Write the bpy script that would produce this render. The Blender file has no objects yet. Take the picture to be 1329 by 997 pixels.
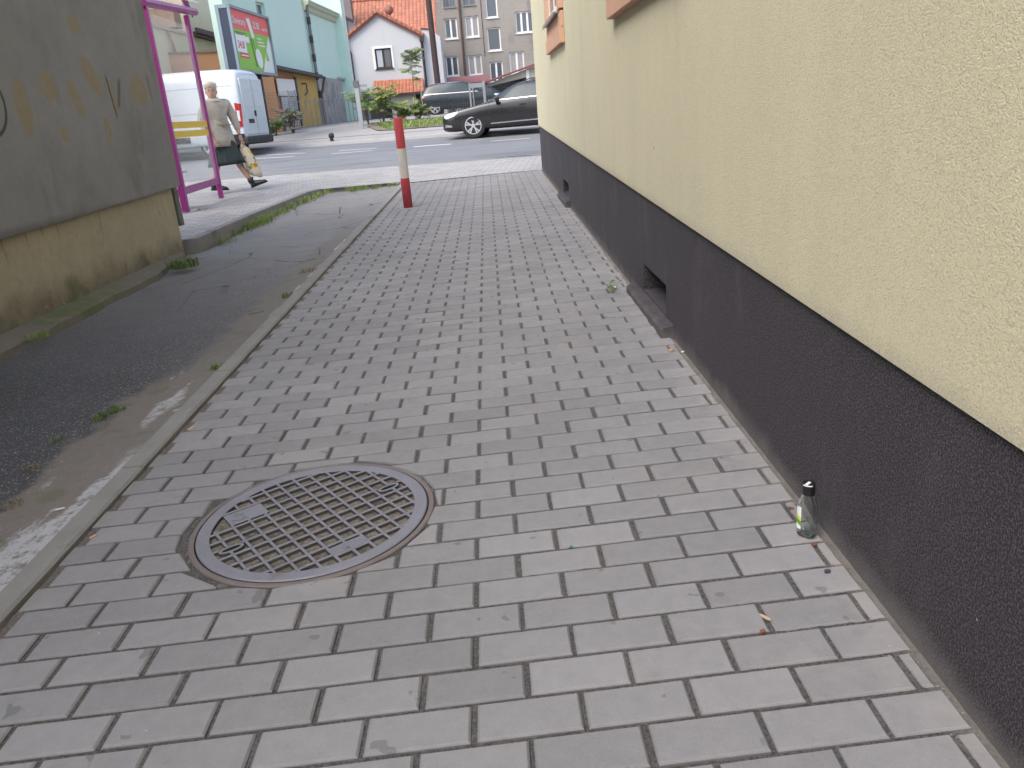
import bpy, bmesh, math, random
from mathutils import Vector, Matrix, noise
S=bpy.context.scene; COL=S.collection
random.seed(7)
R=math.radians
# ---------------------------------------------------------------- camera
F=1032.52;YAW=.0044;PIT=.3323;ROL=-.0823;CH=1.0568
def interp(x,T):
    if x<=T[0][0]: return T[0][1]
    for (a,b),(c,d) in zip(T,T[1:]):
        if x<=c: return b+(d-b)*(x-a)/(c-a)
    return T[-1][1]
def GZ(x,y):
    b=interp(y,[(-8,-.115),(11.7,.168),(14.2,.212),(24.5,.427),(27,.62),(30,.78),(34,.93),(38,1.0),(42,1.04),(60,1.12),(400,1.3)])
    return b+.0146*max(-14,min(6,x))*interp(y,[(11.8,1),(15,0)])
cy,sy=math.cos(YAW),math.sin(YAW);cp,sp=math.cos(PIT),math.sin(PIT);cr,sr=math.cos(ROL),math.sin(ROL)
W=(sy*cp,cy*cp,-sp); r0=(cy,-sy,0.)
u0=(r0[1]*W[2]-r0[2]*W[1], r0[2]*W[0]-r0[0]*W[2], r0[0]*W[1]-r0[1]*W[0])
RR=tuple(cr*a+sr*b for a,b in zip(r0,u0)); UU=tuple(-sr*a+cr*b for a,b in zip(r0,u0))
def ray(px,py):
    return tuple(F*w+(px-664.5)*r-(py-498.5)*u for w,r,u in zip(W,RR,UU))
def gp(px,py,dz=0.0,G=GZ):
    d=ray(px,py); t0=0;s=.2/F
    t=s
    f=lambda t:(CH+t*d[2])-(G(t*d[0],t*d[1])+dz)
    while f(t)>0 and t<300/F: t+=s
    a,b=t-s,t
    for _ in range(40):
        m=(a+b)/2
        if f(m)>0:a=m
        else:b=m
    return (a*d[0],a*d[1],CH+a*d[2])
def vpl(px,py,O,ang):
    """hit vertical plane through O with direction ang (deg from +x): returns (u,z)"""
    d=ray(px,py); c,s=math.cos(math.radians(ang)),math.sin(math.radians(ang))
    n=(-s,c); t=(O[0]*n[0]+O[1]*n[1])/(d[0]*n[0]+d[1]*n[1])
    x,y=t*d[0],t*d[1]; return ((x-O[0])*c+(y-O[1])*s, CH+t*d[2])
def proj(p):
    d=(p[0],p[1],p[2]-CH); dot=lambda a,b:sum(i*j for i,j in zip(a,b))
    w=dot(d,W); return (664.5+F*dot(d,RR)/w, 498.5-F*dot(d,UU)/w)

cam=bpy.data.cameras.new('camera'); camo=bpy.data.objects.new('camera',cam); COL.objects.link(camo); S.camera=camo
cam.sensor_fit='HORIZONTAL'; cam.sensor_width=36; cam.lens=36*F/1329; cam.clip_start=.05; cam.clip_end=3000
camo.matrix_world=Matrix(((RR[0],UU[0],-W[0],0),(RR[1],UU[1],-W[1],0),(RR[2],UU[2],-W[2],CH),(0,0,0,1)))
# ---------------------------------------------------------------- world, sun, exposure
wd=bpy.data.worlds.new("World"); S.world=wd; wd.use_nodes=True
nt=wd.node_tree; bg=nt.nodes['Background']
sky=nt.nodes.new('ShaderNodeTexSky'); sky.sky_type='NISHITA'; sky.sun_disc=False
SUN_EL=52; SUN_AZ=-135      # azimuth measured from +y towards +x
sky.sun_elevation=R(SUN_EL); sky.sun_rotation=R(SUN_AZ); sky.air_density=1.0; sky.dust_density=4.0; sky.ozone_density=1.0
hs=nt.nodes.new('ShaderNodeHueSaturation'); hs.inputs['Saturation'].default_value=.78
nt.links.new(sky.outputs[0],hs.inputs['Color']); nt.links.new(hs.outputs[0],bg.inputs[0]); bg.inputs[1].default_value=.15
sl=bpy.data.lights.new('sun','SUN'); sl.energy=.55; sl.angle=R(45); sl.color=(1,.985,.96)
so=bpy.data.objects.new('sun',sl); COL.objects.link(so)
sd=Vector((math.sin(R(SUN_AZ))*math.cos(R(SUN_EL)),math.cos(R(SUN_AZ))*math.cos(R(SUN_EL)),math.sin(R(SUN_EL))))
so.rotation_euler=sd.to_track_quat('Z','Y').to_euler()
S.view_settings.view_transform='Standard'; S.view_settings.look='None'; S.view_settings.exposure=1.22; S.view_settings.gamma=1
S.view_settings.use_curve_mapping=False
S.cycles.max_bounces=8; S.cycles.transparent_max_bounces=12
# ---------------------------------------------------------------- shader expressions
class X:
    """small wrapper so that material masks can be written as formulas"""
    def __init__(s,t,sock): s.t=t; s.k=sock
    def _m(s,op,*a):
        n=s.t.nodes.new('ShaderNodeMath'); n.operation=op
        for i,v in enumerate((s,)+a):
            if isinstance(v,X): s.t.links.new(v.k,n.inputs[i])
            else: n.inputs[i].default_value=v
        return X(s.t,n.outputs[0])
    def __add__(s,o): return s._m('ADD',o)
    __radd__=__add__
    def __sub__(s,o): return s._m('SUBTRACT',o)
    def __rsub__(s,o): return (s*-1)+o
    def __mul__(s,o): return s._m('MULTIPLY',o)
    __rmul__=__mul__
    def __truediv__(s,o): return s._m('DIVIDE',o)
    def abs(s): return s._m('ABSOLUTE')
    def pow(s,o): return s._m('POWER',o)
    def sqrt(s): return s._m('SQRT')
    def sin(s): return s._m('SINE')
    def mx(s,o): return s._m('MAXIMUM',o)
    def mn(s,o): return s._m('MINIMUM',o)
    def frac(s): return s._m('FRACT')
    def ss(s,a,b):      # smooth step from a (0) to b (1)
        n=s.t.nodes.new('ShaderNodeMapRange'); n.interpolation_type='SMOOTHSTEP'
        s.t.links.new(s.k,n.inputs[0])
        if a<b: n.inputs[1].default_value=a; n.inputs[2].default_value=b; n.inputs[3].default_value=0; n.inputs[4].default_value=1
        else: n.inputs[1].default_value=b; n.inputs[2].default_value=a; n.inputs[3].default_value=1; n.inputs[4].default_value=0
        return X(s.t,n.outputs[0])
class Mat:
    def __init__(s,name,space='Object'):
        s.m=bpy.data.materials.new(name); s.m.use_nodes=True; s.t=s.m.node_tree
        s.b=s.t.nodes['Principled BSDF']
        tc=s.t.nodes.new('ShaderNodeTexCoord') if space=='Object' else s.t.nodes.new('ShaderNodeNewGeometry')
        s.v=tc.outputs['Object' if space=='Object' else 'Position']
        sp=s.t.nodes.new('ShaderNodeSeparateXYZ'); s.t.links.new(s.v,sp.inputs[0])
        s.x,s.y,s.z=(X(s.t,sp.outputs[i]) for i in range(3))
    def noise(s,scale,detail=4,rough=.55,stretch=None,dist=0,off=0):
        n=s.t.nodes.new('ShaderNodeTexNoise'); n.inputs['Scale'].default_value=scale; n.inputs['Detail'].default_value=detail
        n.inputs['Roughness'].default_value=rough; n.inputs['Distortion'].default_value=dist
        mp=s.t.nodes.new('ShaderNodeMapping'); s.t.links.new(s.v,mp.inputs[0]); mp.inputs['Location'].default_value=(off,off*.7,off*.3)
        if stretch: mp.inputs['Scale'].default_value=stretch
        s.t.links.new(mp.outputs[0],n.inputs['Vector']); return X(s.t,n.outputs[0])
    def vor(s,scale,feature='F1',out=0,stretch=None):
        n=s.t.nodes.new('ShaderNodeTexVoronoi'); n.feature=feature; n.inputs['Scale'].default_value=scale
        mp=s.t.nodes.new('ShaderNodeMapping'); s.t.links.new(s.v,mp.inputs[0])
        if stretch: mp.inputs['Scale'].default_value=stretch
        s.t.links.new(mp.outputs[0],n.inputs['Vector']); return X(s.t,n.outputs[out])
    def rgb(s,c):
        n=s.t.nodes.new('ShaderNodeRGB'); n.outputs[0].default_value=(*c,1); return n.outputs[0]
    def mix(s,a,b,f,mode='MIX'):
        n=s.t.nodes.new('ShaderNodeMix'); n.data_type='RGBA'; n.blend_type=mode
        for v,i in ((a,6),(b,7)):
            if isinstance(v,tuple): n.inputs[i].default_value=(*v,1)
            elif isinstance(v,X): s.t.links.new(v.k,n.inputs[i])
            else: s.t.links.new(v,n.inputs[i])
        if isinstance(f,X): s.t.links.new(f.k,n.inputs[0])
        else: n.inputs[0].default_value=f
        return n.outputs[2]
    def scale(s,c,f):   # colour times a number
        return s.mix(c,f,1.0,'MULTIPLY')
    def col(s,c):
        if isinstance(c,tuple): s.b.inputs['Base Color'].default_value=(*c,1)
        else: s.t.links.new(c,s.b.inputs['Base Color'])
    def rough(s,r):
        if isinstance(r,X): s.t.links.new(r.k,s.b.inputs['Roughness'])
        else: s.b.inputs['Roughness'].default_value=r
    def bump(s,h,dist=.01,strength=1):
        n=s.t.nodes.new('ShaderNodeBump'); n.inputs['Distance'].default_value=dist; n.inputs['Strength'].default_value=strength
        s.t.links.new(h.k,n.inputs['Height']); s.t.links.new(n.outputs[0],s.b.inputs['Normal'])
    def attr(s,name):
        n=s.t.nodes.new('ShaderNodeAttribute'); n.attribute_name=name; return n
def simple(name,c,rough=.7,var=.15,sc=6,metal=0,bump=.0,bs=80,spec=.5,space='Object',stain=None,coat=0):
    m=Mat(name,space)
    f=m.noise(sc,5)*var*2+(1-var)
    c2=m.scale(c,f)
    if stain: c2=m.mix(c2,stain[0],m.noise(stain[1],5,.6,off=3.3).ss(stain[2],stain[2]+.12)*stain[3])
    m.col(c2); m.rough(m.noise(sc*2,3)*.15+(rough-.07)); m.b.inputs['Metallic'].default_value=metal; m.b.inputs['Specular IOR Level'].default_value=spec
    m.b.inputs['Coat Weight'].default_value=coat
    if bump: m.bump(m.noise(bs,4),bump)
    return m.m
def glass(name,tint=(.9,.95,.95),rough=0.02,ior=1.45,alpha=None):
    m=bpy.data.materials.new(name); m.use_nodes=True; b=m.node_tree.nodes['Principled BSDF']
    b.inputs['Base Color'].default_value=(*tint,1); b.inputs['Roughness'].default_value=rough; b.inputs['IOR'].default_value=ior
    if alpha is None: b.inputs['Transmission Weight'].default_value=1
    else: b.inputs['Alpha'].default_value=alpha
    return m
# ---------------------------------------------------------------- mesh helpers
class MB:
    def __init__(s): s.v=[]; s.f=[]; s.mi=[]; s.cm=0
    def add(s,vs,fs,mi=None):
        o=len(s.v); s.v+= [tuple(v) for v in vs]
        for f in fs: s.f.append(tuple(i+o for i in f)); s.mi.append(s.cm if mi is None else mi)
        return s
    def box(s,a,b,mi=None,M=None):
        x0,y0,z0=a; x1,y1,z1=b
        vs=[(x0,y0,z0),(x1,y0,z0),(x1,y1,z0),(x0,y1,z0),(x0,y0,z1),(x1,y0,z1),(x1,y1,z1),(x0,y1,z1)]
        if M: vs=[M@Vector(v) for v in vs]
        return s.add(vs,[(3,2,1,0),(4,5,6,7),(0,1,5,4),(1,2,6,5),(2,3,7,6),(3,0,4,7)],mi)
    def tube(s,p,q,r,r2=None,n=12,mi=None,cap=True):
        p=Vector(p);q=Vector(q);d=(q-p).normalized(); a=d.orthogonal().normalized(); b=d.cross(a)
        r2=r if r2 is None else r2
        vs=[p+(a*math.cos(t)+b*math.sin(t))*r for t in [2*math.pi*i/n for i in range(n)]]+[q+(a*math.cos(t)+b*math.sin(t))*r2 for t in [2*math.pi*i/n for i in range(n)]]
        fs=[(i,(i+1)%n,n+(i+1)%n,n+i) for i in range(n)]
        if cap: fs+=[tuple(range(n))[::-1],tuple(range(n,2*n))]
        return s.add(vs,fs,mi)
    def path(s,pts,r,n=8,mi=None):
        for a,b in zip(pts,pts[1:]): s.tube(a,b,r,n=n,mi=mi)
        return s
    def loft(s,rings,mi=None,cap=True,closed=True):
        n=len(rings[0]); vs=[v for r in rings for v in r]; fs=[]
        for k in range(len(rings)-1):
            for i in range(n if closed else n-1):
                j=(i+1)%n; fs.append((k*n+i,k*n+j,(k+1)*n+j,(k+1)*n+i))
        if cap: fs+=[tuple(range(n))[::-1],tuple(range((len(rings)-1)*n,len(rings)*n))]
        return s.add(vs,fs,mi)
    def prism(s,poly,d0,d1,axis='y',mi=None):
        """poly 2D extruded; axis y: (u,v)->(u,d,v); axis z: (u,v,d); axis x: (d,u,v)"""
        g={'y':lambda u,v,d:(u,d,v),'z':lambda u,v,d:(u,v,d),'x':lambda u,v,d:(d,u,v)}[axis]
        n=len(poly); vs=[g(u,v,d0) for u,v in poly]+[g(u,v,d1) for u,v in poly]
        fs=[(i,(i+1)%n,n+(i+1)%n,n+i) for i in range(n)]+[tuple(range(n))[::-1],tuple(range(n,2*n))]
        return s.add(vs,fs,mi)
def obj(name,mb,mat,parent=None,smooth=False,bevel=0,M=None,seg=2):
    me=bpy.data.meshes.new(name); me.from_pydata(mb.v,[],mb.f)
    mats=mat if isinstance(mat,(list,tuple)) else [mat]
    for m in mats: me.materials.append(m)
    if len(mats)>1:
        for p,i in zip(me.polygons,mb.mi): p.material_index=i
    bm=bmesh.new(); bm.from_mesh(me); bmesh.ops.recalc_face_normals(bm,faces=bm.faces)
    bm.to_mesh(me); bm.free()
    o=bpy.data.objects.new(name,me); COL.objects.link(o)
    if M: me.transform(M)
    if smooth:
        for p in me.polygons: p.use_smooth=True
    if bevel:
        b=o.modifiers.new('bevel','BEVEL'); b.width=bevel; b.segments=seg; b.limit_method='ANGLE'; b.angle_limit=R(35)
    if parent: o.parent=parent
    return o
def tag(o,label=None,cat=None,group=None,kind=None):
    for k,v in (('label',label),('category',cat),('group',group),('kind',kind)):
        if v: o[k]=v
    return o
def thing(name,label,cat,loc=(0,0,0),rz=0,group=None):
    o=bpy.data.objects.new(name,None); COL.objects.link(o); o.location=loc; o.rotation_euler=(0,0,R(rz)); o.empty_display_size=.2
    return tag(o,label,cat,group)
def struct(name,mb,mat,**k): return tag(obj(name,mb,mat,**k),kind='structure')
def autosmooth(o,ang=40):
    o.data.set_sharp_from_angle(angle=R(ang)) if hasattr(o.data,'set_sharp_from_angle') else None
def sheet(A,B,n,m,dz=0,G=GZ):
    """grid between polylines A and B (lists of xy with same length), following the ground"""
    def samp(P,t):
        L=[0]
        for a,b in zip(P,P[1:]): L.append(L[-1]+math.dist(a,b))
        d=t*L[-1]
        for i in range(len(P)-1):
            if d<=L[i+1]+1e-9: k=(d-L[i])/max(1e-9,L[i+1]-L[i]); return (P[i][0]+(P[i+1][0]-P[i][0])*k,P[i][1]+(P[i+1][1]-P[i][1])*k)
        return P[-1]
    vs=[];fs=[]
    for i in range(n+1):
        a=samp(A,i/n); b=samp(B,i/n)
        for j in range(m+1):
            k=j/m; x=a[0]+(b[0]-a[0])*k; y=a[1]+(b[1]-a[1])*k
            vs.append((x,y,G(x,y)+(dz(x,y) if callable(dz) else dz)))
    for i in range(n):
        for j in range(m): q=i*(m+1)+j; fs.append((q,q+1,q+m+2,q+m+1))
    return MB().add(vs,fs)
def sweep(P,prof,dz=0,G=GZ,step=.5):
    """profile (offset to the right of travel, height) swept along polyline P on the ground"""
    Q=[]
    for a,b in zip(P,P[1:]):
        k=max(1,int(math.dist(a,b)/step))
        Q+=[(a[0]+(b[0]-a[0])*i/k,a[1]+(b[1]-a[1])*i/k) for i in range(k)]
    Q.append(P[-1]); rings=[]
    for i,p in enumerate(Q):
        a=Q[max(0,i-1)]; b=Q[min(len(Q)-1,i+1)]; d=Vector((b[0]-a[0],b[1]-a[1])).normalized(); n=(d.y,-d.x)
        z=G(*p)+(dz(*p) if callable(dz) else dz)
        rings.append([(p[0]+n[0]*u,p[1]+n[1]*u,z+v) for u,v in prof])
    return MB().loft(rings)
def fbm(x,y,z=0,o=4): return noise.fractal(Vector((x,y,z)),1,2,o)
def text_mesh(txt,size,depth=.003,bold=0,sx=1):
    c=bpy.data.curves.new('t','FONT'); c.body=txt; c.size=size; c.extrude=depth; c.offset=bold; c.align_x='LEFT'
    o=bpy.data.objects.new('t',c); COL.objects.link(o)
    dg=bpy.context.evaluated_depsgraph_get(); me=bpy.data.meshes.new_from_object(o.evaluated_get(dg))
    mb=MB().add([(v.co.x*sx,v.co.y,v.co.z) for v in me.vertices],[tuple(p.vertices) for p in me.polygons])
    bpy.data.objects.remove(o); bpy.data.curves.remove(c); bpy.data.meshes.remove(me)
    return mb
def bake(o):
    dg=bpy.context.evaluated_depsgraph_get(); me=bpy.data.meshes.new_from_object(o.evaluated_get(dg))
    o.modifiers.clear(); old=o.data; o.data=me; return o
# ================================================================ SETTING: path of concrete bricks
X0,Y0,SK=-.1126,1.3627,.0357
MH=(-.575,2.01); MR=.335
PL,PR=-1.243,.730
m=Mat('brick_paving',space='Position'); tint=m.attr('tint')
tn=X(m.t,tint.outputs['Fac'])
base=m.mix((.200,.199,.208),(.250,.249,.260),tn)
base=m.mix(base,(.30,.275,.255),m.noise(2.2,5,.6,off=9).ss(.56,.72)*.35)
sp=m.noise(330,2,.8); base=m.scale(base,sp*.42+.79)
base=m.scale(base,m.noise(28,4,.6)*.30+.85); base=m.scale(base,m.noise(.9,4,.6,off=77)*.36+.82)
base=m.mix(base,(.09,.09,.092),m.noise(15,2,.5,off=21).ss(.70,.725)*.5)            # gum and oil spots
base=m.mix(base,(.16,.155,.15),m.noise(3.5,7,.75,off=5).ss(.58,.74)*.30)
base=m.mix(base,(.32,.30,.28),(m.x+m.noise(14,4)*.22).ss(.70,.86)*.45)              # sandy band by the wall
base=m.mix(base,(.20,.165,.14),(m.x-m.noise(18,4,off=4)*.14).ss(-1.24,-1.34)*.4)
base=m.mix(base,(.62,.62,.62),m.vor(19).ss(.055,.03)*m.noise(40,2,off=8).ss(.55,.7)*.7)
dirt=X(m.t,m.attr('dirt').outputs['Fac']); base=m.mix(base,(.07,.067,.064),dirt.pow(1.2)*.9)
m.col(base); m.rough(m.noise(60,3)*.2+.68); m.bump(m.noise(420,3,.7)*.5+m.noise(90,3)*.5,.0016,.8); BRICK=m.m
m=Mat('joint_sand',space='Position')
c=m.mix((.060,.058,.058),(.15,.143,.14),m.noise(150,4,.75).ss(.38,.66))
c=m.mix(c,(.27,.24,.22),m.vor(210).ss(.26,.1)*.55)
c=m.mix(c,(.27,.245,.215),(m.x+m.noise(14,4)*.10).ss(.72,.80)*.7)
c=m.mix(c,(.23,.185,.155),(m.x-m.noise(18,4)*.10).ss(-1.215,-1.27)*.35)
m.col(c); m.rough(.95); m.bump(m.noise(240,4,.7),.006); JOINT=m.m

def path_bricks():
    vs=[];fs=[];tints=[];dirts=[]
    rr=random.Random(3)
    for r in range(20,-106,-1):
        c0=-16 if r%2==0 else -17
        for c in range(c0,12,2):
            xa=X0+c*.1; xb=xa+.2; g=.0052
            jx=rr.uniform(-.0016,.0016); xl,xr=xa+g+jx,xb-g+jx
            if xr<PL+.03 or xl>PR-.012: continue
            edge=.004*rr.random()
            cutl=xl<PL+.004; cutr=xr>PR-.01
            xl=max(xl,PL+.006+.012*rr.random()) if cutl else xl; xr=min(xr,PR-.006-.010*rr.random()) if cutr else xr
            if xr-xl<.020: continue
            def yy(x,e): return Y0-r*.1+SK*(x-X0)+e
            hy=.0454
            jy=rr.uniform(-.0010,.0010)
            cx,cyy=(xl+xr)/2,yy((xl+xr)/2,0)
            if cyy>11.93: continue
            poly=[(xl,yy(xl,-hy+jy)),(xr,yy(xr,-hy+jy)),(xr,yy(xr,hy+jy)),(xl,yy(xl,hy+jy))]
            # cut round the manhole frame
            if min(math.dist(p,MH) for p in poly+[(cx,cyy)])<MR+.16:
                rc=MR+.010+.014*fbm(cx*7,cyy*7)+(.018 if cx<MH[0]-.18 and cyy<MH[1]+.1 else 0)
                N=14
                P=[]
                for a,b in zip(poly,poly[1:]+poly[:1]):
                    for k in range(N): P.append((a[0]+(b[0]-a[0])*k/N,a[1]+(b[1]-a[1])*k/N))
                if all(math.dist(p,MH)<rc for p in P): continue
                ang=math.atan2(cyy-MH[1],cx-MH[0]); far=max(P,key=lambda p:math.dist(p,MH)); ang=math.atan2(far[1]-MH[1],far[0]-MH[0])
                # straight chisel cut: half plane tangent to circle
                nx,ny=math.cos(ang),math.sin(ang)
                def clip(P,nx,ny,d):
                    o=[]
                    for a,b in zip(P,P[1:]+P[:1]):
                        da=(a[0]-MH[0])*nx+(a[1]-MH[1])*ny-d; db=(b[0]-MH[0])*nx+(b[1]-MH[1])*ny-d
                        if da>=0: o.append(a)
                        if da*db<0: t=da/(da-db); o.append((a[0]+(b[0]-a[0])*t,a[1]+(b[1]-a[1])*t))
                    return o
                if min(math.dist(p,MH) for p in P)<rc:
                    near=[p for p in P if math.dist(p,MH)<rc+.03]
                    cxn=sum(p[0] for p in near)/len(near)-MH[0]; cyn=sum(p[1] for p in near)/len(near)-MH[1]
                    a2=math.atan2(cyn,cxn); nx,ny=math.cos(a2),math.sin(a2)
                    poly=clip(poly,nx,ny,rc*.985)
                    if len(poly)<3: continue
                    ar=abs(sum(a[0]*b[1]-b[0]*a[1] for a,b in zip(poly,poly[1:]+poly[:1])))/2
                    if ar<.0012: continue
            n=len(poly)
            mx=sum(p[0] for p in poly)/n; my=sum(p[1] for p in poly)/n
            dz=rr.uniform(-.0011,.0011)+.003*fbm(mx*1.3,my*1.3); tx,ty=rr.uniform(-.004,.004),rr.uniform(-.006,.006)
            ch=.0045
            def z(x,y): return GZ(x,y)+dz+(x-mx)*tx+(y-my)*ty
            def inset(p):
                d=Vector((mx-p[0],my-p[1])); sx=ch*(1 if d.x>0 else -1); sy=ch*(1 if d.y>0 else -1)
                return (p[0]+sx,p[1]+sy)
            o=len(vs)
            for p in poly: q=inset(p); vs.append((q[0],q[1],z(*p)))
            for p in poly: vs.append((p[0],p[1],z(*p)-.0042))
            for p in poly: vs.append((p[0],p[1],z(*p)-.03))
            fs.append(tuple(o+i for i in range(n)))
            for i in range(n):
                j=(i+1)%n; fs.append((o+n+i,o+n+j,o+j,o+i)); fs.append((o+2*n+i,o+2*n+j,o+n+j,o+n+i))
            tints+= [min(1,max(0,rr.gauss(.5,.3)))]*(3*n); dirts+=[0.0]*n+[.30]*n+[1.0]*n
    mb=MB().add(vs,fs); o=struct('path',mb,BRICK)
    a=o.data.attributes.new('tint','FLOAT','POINT')
    for i,t in enumerate(tints): a.data[i].value=t
    a=o.data.attributes.new('dirt','FLOAT','POINT')
    for i,t in enumerate(dirts): a.data[i].value=t
path_bricks()
def bedz(x,y):
    d=math.dist((x,y),MH)
    return -.0062+.0028*fbm(x*30,y*30)+.005*fbm(x*4,y*4)*0+(.0015 if x>PR-.02 else 0)-(.010 if x<PL+.007 else 0)+(-.06 if d<MR-.01 else 0)
struct('path_bed',sheet([(PL-.02,-.7),(PL-.02,11.95)],[(PR+.04,-.7),(PR+.04,12.0)],600,100,bedz),JOINT)
# ---------------- kerb on the left of the path
m=Mat('kerb_concrete',space='Position')
c=m.scale((.235,.23,.222),m.noise(5,6,.65)*.5+.74); c=m.scale(c,m.noise(300,2,.8)*.4+.8)
c=m.mix(c,(.10,.098,.095),m.noise(3.1,4,.6,off=7).ss(.6,.7)*.55); c=m.mix(c,(.42,.42,.43),m.noise(6,5,.7,stretch=(1,.3,1),off=2).ss(.66,.76)*.4)
m.col(c); m.rough(.9); m.bump(m.noise(120,5,.7),.004); KERB=m.m
kb=MB()
y=-.52
while y<11.9:
    l=min(1.0,11.95-y); j=random.uniform(-.002,.002); x1=PL-.006+j; x0=x1-.082
    ys=[y+.003+(l-.006)*i/4 for i in range(5)]
    rings=[]
    for yy in ys:
        t=fbm(yy*3,1)*.004
        rings.append([(x0+.004*fbm(yy*5,3),yy,GZ(x0,yy)-.14),(x0+.004*fbm(yy*5,3),yy,GZ(x0,yy)-.004+t),(x0+.010,yy,GZ(x0,yy)+.004+t),(x1-.008,yy,GZ(x1,yy)+.004+t),(x1,yy,GZ(x1,yy)-.003+t),(x1,yy,GZ(x1,yy)-.14)])
    kb.loft(rings); y+=l
struct('kerb',kb,KERB)
# ---------------- asphalt strip
KX=PL-.09
m=Mat('old_asphalt',space='Position')
agg=m.vor(110); c=m.mix((.050,.051,.057),(.30,.30,.305),agg.ss(.42,.12)*m.noise(70,3).ss(.38,.62))
c=m.scale(c,m.noise(1.6,5,.6)*.8+.84)
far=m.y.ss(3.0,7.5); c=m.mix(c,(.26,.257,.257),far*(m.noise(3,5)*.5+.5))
# sand and soil washed along the kerb
wx=m.x+m.noise(5,6,.65,off=1)*.34-.17+m.noise(26,4)*.05
sandm=(wx-(-1.63)).ss(-.05,.03)*m.y.ss(4.0,3.3)+(wx-(-1.50)).ss(-.08,.04)*m.y.ss(3.2,3.8)*m.y.ss(9,7)*.8
sand=m.mix((.135,.120,.108),(.225,.205,.185),m.noise(40,5,.7)); sand=m.mix(sand,(.12,.125,.075),m.noise(7,4,off=12).ss(.56,.66)*.6)
sand=m.scale(sand,m.noise(210,3,.8)*.6+.7)
c=m.mix(c,sand,sandm.mn(1.0))
# sand on the wall side
c=m.mix(c,(.20,.175,.14),(m.x+m.noise(6,5,off=31)*.25).ss(-2.58,-2.70)*.8)
# spilt whitewash
sx=m.x+(m.y-2.3)*.03+m.noise(9,5,.65,off=14)*.16-.08
w1=(sx+1.385).abs().ss(.045,.012)*m.y.ss(2.75,2.45)*.8+(m.x+m.noise(8,5,off=3)*.3-.15+1.39).ss(.02,.06)*m.y.ss(2.15,1.9)*(m.x+1.47+m.noise(9,4,off=6)*.1-.05).ss(0.0,.03)
w2=m.noise(5,6,.7,off=40,stretch=(1.6,.6,1)).ss(.60,.66)*(m.x+1.62).ss(0,.05)*m.y.ss(3.9,3.4)
w4=(m.x-(-1.345)+(m.y.ss(2.3,1.95)*.17+.045)+m.noise(7,6,.7,off=52)*.16-.08).ss(-.012,.018)*m.y.ss(2.75,2.5)
w5=((m.x+1.43+m.noise(9,5,.7,off=9)*.12-.06).abs()*14+(m.y-3.15).abs()*3.2).ss(1.0,.6)
w1=w4.mx(w5*.7)
c=m.mix(c,(.46,.47,.50),((w1+w2*.65)*m.noise(24,6,.75).ss(.36,.56)).mn(.8))
w3=(m.x+1.36+m.noise(20,3)*.03-.015).ss(-.01,.01)*m.noise(3,4,off=17).ss(.52,.58)*m.y.ss(4,6)*m.y.ss(9.5,8)
c=m.mix(c,(.6,.6,.6),w3*.8)
# cracks
cr=m.vor(1.7,'DISTANCE_TO_EDGE',0,(1,.7,1)); crm=(cr+m.noise(12,3)*.03-.015).ss(.011,.004)*m.noise(1.5,2,off=2).ss(.45,.55)*m.y.ss(4.5,6)
c=m.mix(c,(.03,.03,.03),crm*.8)
m.col(c); m.rough(m.noise(20,3)*.2+.74); m.bump((agg*-.5+m.noise(90,4,.7)*.8)-crm*1.5,.006,.9); ASPH=m.m
def sdz(x,y):
    t=min(1,max(0,(KX-x)/.35))
    return -.016-.030*t*interp(y,[(0,.6),(8,1)])+.010*fbm(x*1.5,y*1.5)+.0022*fbm(x*14,y*14)
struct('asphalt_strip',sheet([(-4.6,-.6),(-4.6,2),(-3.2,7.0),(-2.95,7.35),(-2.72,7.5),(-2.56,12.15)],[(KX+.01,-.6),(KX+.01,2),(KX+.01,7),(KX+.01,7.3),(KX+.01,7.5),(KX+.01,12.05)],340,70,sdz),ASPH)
# ---------------- raised left pavement with kerb
def LZ(x,y): return GZ(x,y)+interp(y,[(7.2,.085),(11.5,.05),(12.3,.0)])*(1 if x<-1.4 else 0)+0.0
m=Mat('pavement_bricks',space='Position')
def brickpat(m,w,h,ang,jw,rowsh=.5):
    ca,sa=math.cos(ang),math.sin(ang)
    u=m.x*ca+m.y*sa; v=m.y*ca-m.x*sa
    row=v/h; ri=row._m('FLOOR'); fr=row.frac()
    uu=(u/w+ri*rowsh); fu=uu.frac(); ci=uu._m('FLOOR')
    e=((fu-.5).abs()*-1+.5)*w; e2=((fr-.5).abs()*-1+.5)*h
    j=e.mn(e2).ss(jw*1.3,jw*.5)
    cb=m.t.nodes.new('ShaderNodeCombineXYZ'); m.t.links.new(ri.k,cb.inputs[0]); m.t.links.new(ci.k,cb.inputs[1])
    wn=m.t.nodes.new('ShaderNodeTexWhiteNoise'); wn.noise_dimensions='2D'; m.t.links.new(cb.outputs[0],wn.inputs['Vector'])
    return j,X(m.t,wn.outputs[0])
j,wn=brickpat(m,.2,.1,R(-6),.007)
c=m.mix((.31,.305,.305),(.40,.395,.395),wn); c=m.scale(c,m.noise(2,5,.6)*.35+.83); c=m.mix(c,(.13,.125,.12),j*.75)
c=m.mix(c,(.16,.15,.13),m.noise(3,5,.6,off=8).ss(.6,.72)*.35)
m.col(c); m.rough(.8); m.bump(j*-1+m.noise(120,3)*.2,.004); PAVE=m.m
NK=[(-30,17.6),(-12,16.2),(-4.22,15.4),(-1.64,15.15),(.92,14.8),(6,14.2),(24,12)]
struct('pavement',sheet([(-2.82,7.5),(-2.77,9.27),(-2.58,12.13),(-1.3,11.98),(.74,12.0)],[(-4.8,15.47),(-4.22,15.4),(-3.2,15.33),(-1.64,15.15),(.92,14.8)],60,50,0.0,LZ),PAVE)
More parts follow.
